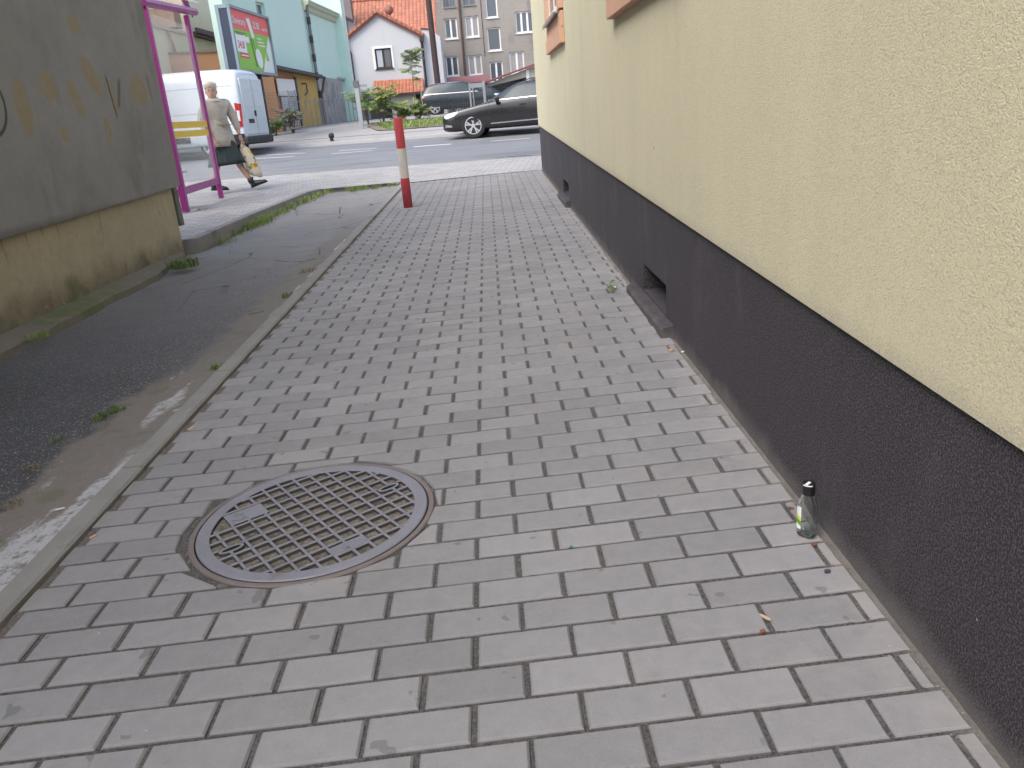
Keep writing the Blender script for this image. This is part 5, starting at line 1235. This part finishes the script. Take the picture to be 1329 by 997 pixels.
# roof terrace seen above the cornice
obj('far_parapet',MB().box((1.0,1.2,zc),(3.2,3.0,zc+.8)),simple('turquoise_paint',(.25,.62,.66),.7,.1),mt)
obj('hipped_roof',MB().loft([[(2.6,.4,zc),(LM_+.1,.4,zc),(LM_+.1,2.2,zc),(2.6,2.2,zc)],[(LM_-.9,1.2,zc+1.1),(LM_-.8,1.2,zc+1.1),(LM_-.8,1.3,zc+1.1),(LM_-.9,1.3,zc+1.1)]]),TILE,mt)
# ---- low yellow shed with dark roof edge, joined to the brown wall
SO=(-7.95,32.3); SE=(-7.25,38.2); SAg=math.degrees(math.atan2(SE[1]-SO[1],SE[0]-SO[0])); Us=fuv(SO,SAg); SLn=math.dist(SO,SE)
ys=thing('yellow_shed','low ochre yellow shed with dark sagging roof edge beside the billboard pole','shed',(SO[0],SO[1],0),rz=SAg)
z0_=Us(357,86)[1]; z1_=Us(410,98)[1]; ub=Us(384,120)[0]; ue=Us(411,110)[0]
YW=simple('ochre_yellow_render',(.55,.36,.12),.9,.16,2,stain=((.35,.22,.10),1.2,.55,.5))
print('shed',z0_,z1_,ub,ue,SLn)
obj('yellow_wall',MB().prism([(ub,.5),(ue,.5),(ue,z1_-.1),(ub,z0_*.5+z1_*.5-.1)],0,3,'y'),YW,ys)
BRW=simple('brown_orange_render',(.52,.27,.15),.9,.12,1.6)
obj('brown_wall',MB().prism([(0,.5),(ub-.003,.5),(ub-.003,z0_*.5+z1_*.5-.1),(0,z0_-.1)],.02,3,'y'),BRW,ys)
DKR=simple('dark_sheet_roof',(.06,.045,.05),.6,.3,3)
rf=obj('roof',MB().loft([[(-.2,-.30,z0_-.14),(-.2,-.30,z0_+.0),(-.2,3,z0_+.3),(-.2,3,z0_+.2)],[(ue+.1,-.30,z1_-.14),(ue+.1,-.30,z1_+.0),(ue+.1,3,z1_+.3),(ue+.1,3,z1_+.2)]]),DKR,ys)
obj('gutter',MB().tube((-.2,-.36,z0_-.12),(ue+.15,-.36,z1_-.12),.06,n=8),DP,rf)
obj('downpipe',MB().path([(ue+.12,-.34,z1_-.15),(ue+.12,-.2,z1_-.6),(ue+.12,-.12,z1_-.8),(ue+.12,-.12,.9)],.055,n=8),simple('worn_pipe',(.13,.09,.08),.6,.4,6),ys)
b0_=Us(356,102); b1_=Us(382,124)
sg=thing('blank_board','blank white board mounted on the shed wall left of the yellow part','sign',(SO[0],SO[1],0),rz=SAg)
obj('board',MB().box((b0_[0],-.10,Us(383,125)[1]),(b1_[0],-.05,Us(357,102)[1])),simple('white_board',(.80,.78,.76),.6,.03),sg,bevel=.01)
obj('white_gate',MB().box((b0_[0]+.25,-.06,.7),(b1_[0]-.0,-.03,Us(383,126)[1])),simple('pale_gate_sheet',(.55,.56,.57),.7,.12,3),ys)
obj('wall_bracket',MB().path([(ub+.7,-.05,2.7),(ub+.7,-.25,2.7),(ub+.7,-.25,2.35),(ub+.5,-.2,2.25)],.03,n=6).box((ub-.02,-.06,.7),(ub+.16,-.003,z1_-.15)),simple('dark_bracket',(.09,.08,.09),.6),ys)
# ---- brown wall facing us
BO=(-11.2,30.6); BE=SO; BA=math.degrees(math.atan2(BE[1]-BO[1],BE[0]-BO[0])); Uw=fuv(BO,BA); BL=math.dist(BO,BE)
bw=thing('brown_yard_wall','orange brown rendered yard wall with graffiti behind the white van','wall',(BO[0],BO[1],0),rz=BA)
zw=Uw(262,69)[1]; print('brown wall top',zw)
m=Mat('graffiti_wall'); c=m.scale((.54,.29,.165),m.noise(.9,5)*.2+.9)
gx=m.x-(BL-1.0); g1=(gx.abs().ss(.62,.52)*m.z.ss(1.9,1.7)); c=m.mix(c,m.mix((.13,.14,.18),(.24,.24,.27),m.noise(2,4)),g1*.85)
sc_=(m.noise(3.2,2,.5,off=3,dist=2.0)-.5).abs().ss(.035,.012)*gx.abs().ss(.62,.5)*(m.z-2.05).abs().ss(.42,.3)
c=m.mix(c,(.05,.05,.10),sc_); sc2=(m.noise(4,2,.5,off=13,dist=2.0)-.5).abs().ss(.04,.015)*(gx-.1).abs().ss(.4,.3)*(m.z-1.65).abs().ss(.22,.12); c=m.mix(c,(.75,.78,.8),sc2)
m.col(c); m.rough(.9); obj('wall',MB().box((0,0,.4),(BL+.1,.25,zw)),m.m,bw)
obj('coping',MB().box((-.05,-.04,zw+.003),(BL+.1,.29,zw+.06)),simple('brown_coping',(.30,.17,.12),.8),bw)
# ---- beige building far left
m=Mat('beige_render'); c=m.scale((.76,.65,.50),m.noise(.6,5)*.14+.93); c=m.mix(c,(.42,.34,.24),m.noise(1.2,5,.6,stretch=(1,1,.2),off=5).ss(.58,.8)*.3); m.col(c); m.rough(.9); BEI=m.m
EO=(-11.0,27.0); EA=90; Ue=fuv(EO,EA)
be_=thing('beige_building','beige rendered building with set-back upper storey seen through the bus shelter glass','building',(EO[0],EO[1],0),rz=EA)
z1w=Ue(198,35)[1]; zcor=Ue(240,42); print('beige wing',Ue(198,35),zcor,Ue(259,44),Ue(293,54))
ulow=Ue(245,50)[0]; zl=(z1w+zcor[1])/2
obj('low_wing',MB().box((-8,0,.3),(ulow,2.2,zl-.06)),BEI,be_)
obj('parapet',MB().box((-8,-.08,zl-.055),(ulow,2.2,zl+.05)),simple('pale_coping',(.55,.46,.38),.8,.2,3),be_)
obj('tall_wall',MB().box((-8,2.25,.3),(ulow+.6,9,9.5)).box((ulow+.0,-.0,.3),(ulow+.6,2.24,9.5)),BEI,be_)
ev=[Ue(259,44),Ue(293,54)]; ze_=(ev[0][1]+ev[1][1])/2
obj('recessed_wall',MB().box((ulow+.603,.12,.3),(ulow+8,9,9.5)),BEI,be_)
obj('eaves',MB().box((ulow+.61,-.1,ze_-.12),(ulow+8,.11,ze_+.03)).box((ulow+.61,-.2,ze_-.02),(ulow+8,-.1,ze_+.16)),simple('dark_maroon_eaves',(.11,.055,.07),.6,.2,3),be_)
obj('downpipe',MB().path([(ulow-2.3,-.07,zl-.1),(ulow-2.1,-.1,zl-.5),(ulow-1.95,-.07,zl-.75),(ulow-1.95,-.07,.8)],.05,n=8),simple('pinkish_pipe',(.50,.30,.20),.6),be_)
obj('window',MB().box((ulow-1.0,-.02,zl-1.8),(ulow-.65,.01,zl-.9)),simple('taupe_shutter',(.33,.25,.19),.8,.1),be_)
obj('cable',MB().path([(ulow-.1,-.1,9),(ulow+.1,-.12,6.2),(ulow+.55,-.12,5.3)],.03,n=5),simple('black_cable',(.06,.05,.05)),be_)
obj('vent_brick',MB().box((ulow-1.2,-.02,zl+.15),(ulow-.5,2.0,zl+.8)),simple('brick_chimney',(.42,.30,.23),.9,.3,9),be_)
# ================================================================ billboard
K=26.2; dd=vpl(301,50,(0,K),0); BBO=(dd[0]-.0,K); BBA=86.3; Ubb=fuv(BBO,BBA)
p_=[Ubb(294.5,6),Ubb(346,21.5),Ubb(358.8,98.5),Ubb(309,94)]
print('billboard',p_)
ua=(p_[0][0]+p_[3][0])/2; ubb=(p_[1][0]+p_[2][0])/2; zb_=(p_[2][1]+p_[3][1])/2; zt2=(p_[0][1]+p_[1][1])/2
bb=thing('billboard','roadside billboard with red and green poster advertising an opening on a black pole','billboard',(BBO[0],BBO[1],0),rz=BBA)
BBM=simple('blue_grey_steel',(.25,.31,.36),.4,.08,3,metal=.3)
th=.36; fwd=.08
obj('case',MB().box((ua,.02,zb_),(ubb,th,zt2)),simple('dark_billboard_back',(.03,.045,.08),.5,.1),bb)
obj('frame',MB().box((ua,-.06,zb_),(ua+fwd,.018,zt2)).box((ubb-fwd,-.06,zb_),(ubb,.018,zt2)).box((ua+fwd,-.06,zb_),(ubb-fwd,.018,zb_+fwd)).box((ua+fwd,-.06,zt2-fwd),(ubb-fwd,.018,zt2)).box((ua-.015,.27,zb_),(ua,.37,zt2)).box((ua-.02,-.05,zt2-.12) if False else (ua-.015,-.0,zt2-.1),(ua-.001,.265,zt2)),BBM,bb)
xa,xb=ua+fwd,ubb-fwd; za,zb2=zb_+fwd,zt2-fwd; Wp,Hp=xb-xa,zb2-za
POSR=simple('poster_red',(.85,.12,.12),.4,.03); POSG=simple('poster_green',(.25,.55,.05),.4,.03); POSW=simple('poster_white',(.82,.84,.84),.4,.02); INK=simple('poster_dark_ink',(.10,.20,.08),.5,.02); REDI=simple('poster_red_ink',(.75,.08,.12),.5,.02)
def prect(name,x0,x1,z0,z1,mat,d,par=bb,sk=0):
    X0_,X1_,Z0_,Z1_=xa+Wp*x0,xa+Wp*x1,za+Hp*z0,za+Hp*z1
    return obj(name,MB().add([(X0_,d,Z0_),(X1_,d,Z0_),(X1_,d,Z1_),(X0_,d,Z1_),(X0_,d+.002,Z0_),(X1_,d+.002,Z0_),(X1_,d+.002,Z1_),(X0_,d+.002,Z1_)],[(0,1,2,3),(7,6,5,4),(0,4,5,1),(1,5,6,2),(2,6,7,3),(3,7,4,0)]),mat,par)
po=prect('poster',0,1,0,1,POSG,.012)
prect('red_band',0,1,.68,1,POSR,.008,po)
obj('white_wedge',MB().prism([(xa+Wp*.66,za),(xa+Wp,za),(xa+Wp,za+Hp*.56),(xa+Wp*.965,za+Hp*.68)],.004,.008,'y'),POSW,po)
prect('price_card',.06,.30,.30,.60,POSW,.005,po); prect('price_tag',.27,.40,.48,.58,POSW,.003,po); prect('red_label',.12,.34,.21,.29,REDI,.004,po)
rgb=[]
obj('toothbrush_print',MB().prism([(xa+Wp*.40,za+Hp*.90),(xa+Wp*.49,za+Hp*.92),(xa+Wp*.56,za+Hp*.60),(xa+Wp*.49,za+Hp*.57)],.001,.004,'y').prism([(xa+Wp*(.60+.085*math.cos(t)),za+Hp*(.24+.17*math.sin(t)-.25*.085*math.cos(t))) for t in [2*math.pi*i/20 for i in range(20)]],.001,.004,'y'),POSW,po)
obj('handle_print',MB().prism([(xa+Wp*.44,za+Hp*.58),(xa+Wp*.455,za+Hp*.58),(xa+Wp*.515,za+Hp*.08),(xa+Wp*.50,za+Hp*.08)],.0005,.003,'y').prism([(xa+Wp*.49,za+Hp*.57),(xa+Wp*.50,za+Hp*.57),(xa+Wp*.535,za+Hp*.40),(xa+Wp*.525,za+Hp*.40)],.0005,.003,'y'),INK,po)
obj('green_mark_print',MB().prism([(xa+Wp*.80,za+Hp*.22),(xa+Wp*.89,za+Hp*.22),(xa+Wp*.87,za+Hp*.32),(xa+Wp*.83,za+Hp*.42)],.0,.003,'y'),POSG,po)
def ptext(t,x,z,size,mat,sx=1.0,d=-.001):
    tm=text_mesh(t,size,.001,.0015,sx); tm.v=[(xa+Wp*x+a,d-c,za+Hp*z+b) for a,b,c in tm.v]; return obj('lettering',tm,mat,po)
ptext('Otwieramy',.04,.765,Hp*.17,POSW,Wp*.345/(Hp*.17*4.9)); ptext('22.08.',.56,.765,Hp*.17,POSW,Wp*.22/(Hp*.17*2.9)); ptext('o godz. 7:00',.80,.765,Hp*.075,POSW,Wp*.17/(Hp*.075*5.2))
ptext('34,8',.09,.37,Hp*.17,REDI,Wp*.20/(Hp*.17*2.1))
for k,(x,z,w) in enumerate(((.07,.625,.28),(.07,.60,.0),(.08,.575,.0))):
    if w: prect('small_print',x,x+w*.95,z-.005,z+.012,INK,.003,po); prect('small_print',x+.02,x+.2,z-.035,z-.02,INK,.003,po)
for z,w in ((.585,.12),(.525,.17),(.465,.20)): prect('small_print',.63,.63+w,z,z+.022,POSW,.004,po)
prect('small_print',.14,.32,.24,.26,POSW,.002,po)
pu=Ubb(355,130); obj('pole',MB().box((.62*(ua+ubb)+.0,.10,.5),(.62*(ua+ubb)+.14,.26,zb_-.003)),simple('black_pole',(.025,.02,.022),.5,.2,4),bb)
print('pole proj',[proj((BBO[0]+u*math.cos(R(BBA)),BBO[1]+u*math.sin(R(BBA)),z)) for u,z in ((ua,zb_),(ubb,zb_),(.62*(ua+ubb),.6),(.62*(ua+ubb),zb_))])
# ================================================================ wooden utility pole
up=vpl(569,112,(0,44.5),0); ut=vpl(554,-5,(0,44.5),0)
ups=thing('utility_pole','tall dark wooden utility pole between the white house and the grey block','pole',(up[0],44.5,GZ(0,44)))
obj('pole',MB().tube((0,0,0),(ut[0]-up[0],0,ut[1]+2.5),.17,.13,n=12),simple('tarred_wood',(.055,.035,.035),.8,.3,3,bump=.01,bs=12),ups)
# ================================================================ wire fence, gate post and railings
MET=simple('galvanised_steel',(.30,.32,.34),.5,.15,6,metal=.4); MESHM=simple('dark_wire',(.10,.11,.12),.5,.1)
def fence(label,P,hs,nm='wire_fence',cell=.10,mesh=True,r=.004,post=.04,bars=None,mat=MET):
    t=thing(nm,label,'fence',(P[0][0],P[0][1],0)); x0,y0=P[0]
    for (x,y),h in zip(P,hs): obj('post',MB().box((x-x0-post/2,y-y0-post/2,GZ(x,y)),(x-x0+post/2,y-y0+post/2,GZ(x,y)+h)),mat,t)
    for (a,b),(ha,hb) in zip(zip(P,P[1:]),zip(hs,hs[1:])):
        mb=MB(); A=Vector((a[0]-x0,a[1]-y0,GZ(*a)));B=Vector((b[0]-x0,b[1]-y0,GZ(*b))); L=(B-A).length; h=min(ha,hb)-.04; n=int(L/cell)
        for i in range(1,n): p=A+(B-A)*i/n; mb.tube(p+Vector((0,0,.06)),p+Vector((0,0,h)),r,n=4,cap=False)
        for k in range(int(h/cell)+1 if mesh else 2): z=.06+((h-.06)*k/(int(h/cell)) if mesh else (h-.1)*k); mb.tube(A+Vector((0,0,z)),B+Vector((0,0,z)),r if mesh else .014,n=4,cap=False)
        obj('mesh_panel',mb,mat if not mesh else MESHM,t)
    return t
fp=0
yy=34.5; q0=vpl(553,150,(0,yy),0); q1=vpl(614,120,(0,yy),0); q2=vpl(700,120,(0,yy),0)
fence('wire mesh fence in front of the parked SUV',[(q0[0]-.1,yy),(q1[0],yy),(q2[0]+1,yy)],[1.15,1.15,1.15],cell=.085,r=.004)
a=vpl(612,140,(0,33.5),0); b=vpl(629,138,(0,33.5),0); zt3=vpl(611,108,(0,33.5),0)[1]
sf=thing('sign_frame','grey rectangular steel frame standing by the wire fence behind the estate car','frame',(a[0],33.5,GZ(0,33.5)))
obj('post',MB().box((-.04,-.03,0),(.02,.03,zt3-GZ(0,33.5))),MET,sf); obj('post',MB().box((b[0]-a[0]-.02,-.03,0),(b[0]-a[0]+.08,.03,zt3-GZ(0,33.5)+.05)),MET,sf)
obj('crossbar',MB().box((.021,-.025,zt3-GZ(0,33.5)-.18),(b[0]-a[0]-.021,.025,zt3-GZ(0,33.5)-.02)),MET,sf)
g=gp(470,168); zt4=vpl(461,114,g,0)[1]
gt=thing('gate_post','thick light grey steel gate post at the edge of the driveway','gate post',g)
obj('post',MB().box((-.075,-.075,0),(.075,.075,zt4-g[2])),simple('pale_grey_post',(.36,.39,.41),.5,.15,5),gt,bevel=.008)
obj('cap',MB().box((-.09,-.09,zt4-g[2]+.002),(.09,.09,zt4-g[2]+.22)),simple('dark_cap',(.13,.14,.15),.5),gt)
obj('hinge_arm',MB().box((.076,-.03,zt4-g[2]-.0),(.36,.03,zt4-g[2]+.09)),MET,gt)
P5=gp(497,163); p5=vpl(497,163,(0,g[1]-.1),0)
fence('dark bar gate beyond the light grey gate post',[(vpl(467,150,(0,41.5),0)[0],41.5),(vpl(482,150,(0,41.5),0)[0],41.5),(vpl(498,150,(0,41.5),0)[0],41.5)],[.85,.85,.85],nm='bar_gate',cell=.10,mesh=False,r=.012,mat=simple('dark_gate',(.03,.04,.05),.5))
ca0=vpl(466.5,138,(0,42.3),0); ca1=vpl(479,119,(0,42.3),0)
obj_bins=thing('gate_box','dark grey cabinet with pale notice beside the gate post','cabinet',(ca0[0],42.3,GZ(0,42)))
zz0,zz1=ca0[1]-GZ(0,42),ca1[1]-GZ(0,42); cw=ca1[0]-ca0[0]
obj('body',MB().box((0,0,zz0),(cw,.4,zz1)),simple('cabinet_grey',(.13,.145,.16),.6,.15),obj_bins,bevel=.02); obj('notice',MB().box((cw*.35,-.012,zz0+.15),(cw*.8,-.002,zz1-.12)),simple('notice_paper',(.48,.46,.43),.6,.1,6),obj_bins)
for k in (.1,cw-.2): obj('leg',MB().box((k,.1,0),(k+.1,.2,zz0)),MET,obj_bins)
fence('low bar railing in front of the yellow shed and the grey gate',[(-7.6,33.0),(-7.1,35.6),(-6.75,38.0),(-6.6,40.0),(-6.3,41.5)],[1.15,1.15,1.15,1.15,1.15],nm='railing',cell=.45,mesh=False,r=.02)
fence('wire fence below the billboard in front of the graffiti wall',[(-8.7,28.6),(-7.7,29.6),(-7.15,31.2),(-7.2,32.6)],[1.5,1.5,1.5,1.5],cell=.09,r=.0045)
# black ball shaped kerb bollard
g=gp(431,183,.03)
bl=thing('kerb_knob','small black round-topped bollard on the far kerb','bollard',g); rg=[]
obj('stem',MB().tube((0,0,0),(0,0,.10),.06,.05,n=16),TRIM,bl); obj('ball',MB().loft([[(.09*math.cos(p)*math.cos(t),.09*math.cos(p)*math.sin(t),.15+.09*math.sin(p)) for t in [2*math.pi*i/18 for i in range(18)]] for p in [R(-70+i*20) for i in range(8)]]),TRIM,bl,smooth=True)
# ================================================================ plants
LEAFA=leafmat('sumac_leaves',(.10,.20,.05),(.20,.32,.09)); LEAFB=leafmat('sumac_tips',(.19,.28,.06),(.36,.38,.10)); LEAFC=leafmat('pale_leaves',(.16,.22,.12),(.30,.35,.22)); BARK=simple('thin_bark',(.14,.10,.08),.9,.2,8)
def frond(mb,p,d,L,rnd,lw=.05,ll=.13,droop=.5,n=9):
    p=Vector(p); d=Vector(d).normalized(); side=d.cross(Vector((0,0,1))); side=side.normalized() if side.length>.01 else Vector((1,0,0))
    q=p.copy(); st=L/n
    for i in range(n):
        d2=(d-Vector((0,0,1))*droop*i/n).normalized(); q2=q+d2*st
        mb.tube(q,q2,.006,n=3,cap=False)
        for s in (-1,1):
            l=ll*math.sin(math.pi*(i+1.2)/(n+1.5))*rnd.uniform(.7,1.2)+.02; e=(side*s+d2*.5-Vector((0,0,.35+rnd.random()*.5))).normalized(); w=d2*lw*.5*rnd.uniform(.7,1.1)
            mb.add([q2,q2+e*l*.5+w,q2+e*l,q2+e*l*.5-w],[(0,1,2,3)])
        q=q2
def shrub(name,label,cat,loc,stems,h,L,nf,mats,seed,lw=.05,ll=.13,spread=.8,low=.3):
    rnd=random.Random(seed); t=thing(name,label,cat,loc); tr=MB(); fo=[MB() for _ in mats]
    for s in range(stems):
        a=rnd.uniform(0,6.28); hh=h*rnd.uniform(.55,1); x,y=math.cos(a)*spread*rnd.random()*.5,math.sin(a)*spread*rnd.random()*.5
        pts=[Vector((x*k+rnd.uniform(-.03,.03),y*k,hh*k)) for k in (0,.35,.7,1)]
        for i in range(3): tr.tube(pts[i],pts[i+1],.022*(1-i*.25),.022*(.75-i*.25),n=6)
        for f in range(nf):
            k=low+(1-low)*rnd.random()**.7; i=min(2,int(k*3)); p=pts[i].lerp(pts[i+1],k*3-i) if i<2 else pts[2].lerp(pts[3],min(1,(k-.67)*3))
            b=rnd.uniform(0,6.28); el=rnd.uniform(-.1,.9)
            m_=rnd.choices(range(len(mats)),weights=[3,1.3,.8][:len(mats)])[0]
            frond(fo[m_],p,(math.cos(b),math.sin(b),el),L*rnd.uniform(.6,1.15),rnd,lw,ll)
    obj('stem',tr,BARK,t)
    for mb,m_ in zip(fo,mats): obj('foliage',mb,m_,t)
    return t
Y1=31.5
a=vpl(500,150,(0,Y1),0); shrub('sumac_bush','broad green sumac bush on the grass verge left of the parked SUV','bush',(a[0]-.1,Y1,GZ(0,Y1)),5,1.5,.55,15,[LEAFB,LEAFA,LEAFC],4,.06,.17,1.3,.4)
a=vpl(517,155,(0,32.2),0); shrub('sumac_bush','dense low part of the sumac thicket just behind the bollard','bush',(a[0],32.2,GZ(0,32.2)),5,.8,.45,11,[LEAFA,LEAFB],8,.06,.15,1.2,.25)
a=vpl(476,150,(0,32.5),0); shrub('sumac_sapling','drooping sumac sapling beside the light grey gate post','bush',(a[0]+.05,32.5,GZ(0,32.5)),4,1.35,.7,13,[LEAFC,LEAFA],12,.05,.15,.9,.75)
a=vpl(540,150,(0,33),0); shrub('tall_sapling','tall slender sapling with drooping leaves in front of the white house','sapling',(a[0]+.0,33,GZ(0,33)),1,3.0,.5,40,[LEAFC,LEAFB],21,.06,.2,.05,.5)
a=vpl(545,150,(0,33.5),0); shrub('young_shrub','small mixed shrub at the rear wheel of the parked SUV','bush',(a[0],33.0,GZ(0,33)),6,.8,.4,9,[LEAFB,LEAFC],31,.05,.12,.9,.3)
a=vpl(372,150,(0,30.2),0); shrub('fence_shrub','greyish shrub growing through the fence below the white board','bush',(a[0],30.8,GZ(0,30.8)),6,.9,.4,9,[LEAFC,simple('dry_leaves',(.30,.20,.15))],33,.05,.11,.9,.2)
a=vpl(350,155,(0,29.5),0); shrub('fence_shrub','small dark shrub by the billboard pole','bush',(a[0],30.1,GZ(0,30)),5,.65,.35,8,[LEAFA,LEAFC],37,.05,.11,.7,.2)
mb=MB(); rg_=random.Random(9)
A=gp(482,170)[:2]; 
for _ in range(5200):
    u=rg_.random(); x=-4.2+5.2*u; y=rg_.uniform(27.9,31.5)+ .2*fbm(x*2,3)
    if x<-4.2+ (31.5-y)*.25: continue
    blades(mb,x,y,GZ(x,y)+.0,1,.17+.15*max(0,fbm(x*1.5,y*1.5)),.05,.022,rg_)
tag(obj('verge_grass',mb,LEAFB if False else GRASS),'grass verge beyond the road','grass',kind='stuff')
soil=simple('verge_soil',(.20,.17,.13),.95,.3,2,bump=.01,bs=20,space='Position')
struct('verge',sheet([(-4.4,30.8),(-3.6,27.7),(1.2,27.5),(8,27)],[(-4.6,33.6),(-3.6,34),(1.2,34),(8,34)],20,14,.05),soil)
# litter bag at the shed
g=gp(398,164); lb=thing('rubbish_bag','white crumpled rubbish bag at the foot of the yellow shed','bag',(g[0]+.25,35.0,GZ(-7,35)))
rg=[[(r_*(1+.2*fbm(math.cos(t)*3,z*8))*math.cos(t),.7*r_*math.sin(t),z) for t in [2*math.pi*i/14 for i in range(14)]] for r_,z in ((.2,0),(.27,.1),(.2,.25),(.08,.33))]
obj('bag',MB().loft(rg),PAPER,lb)
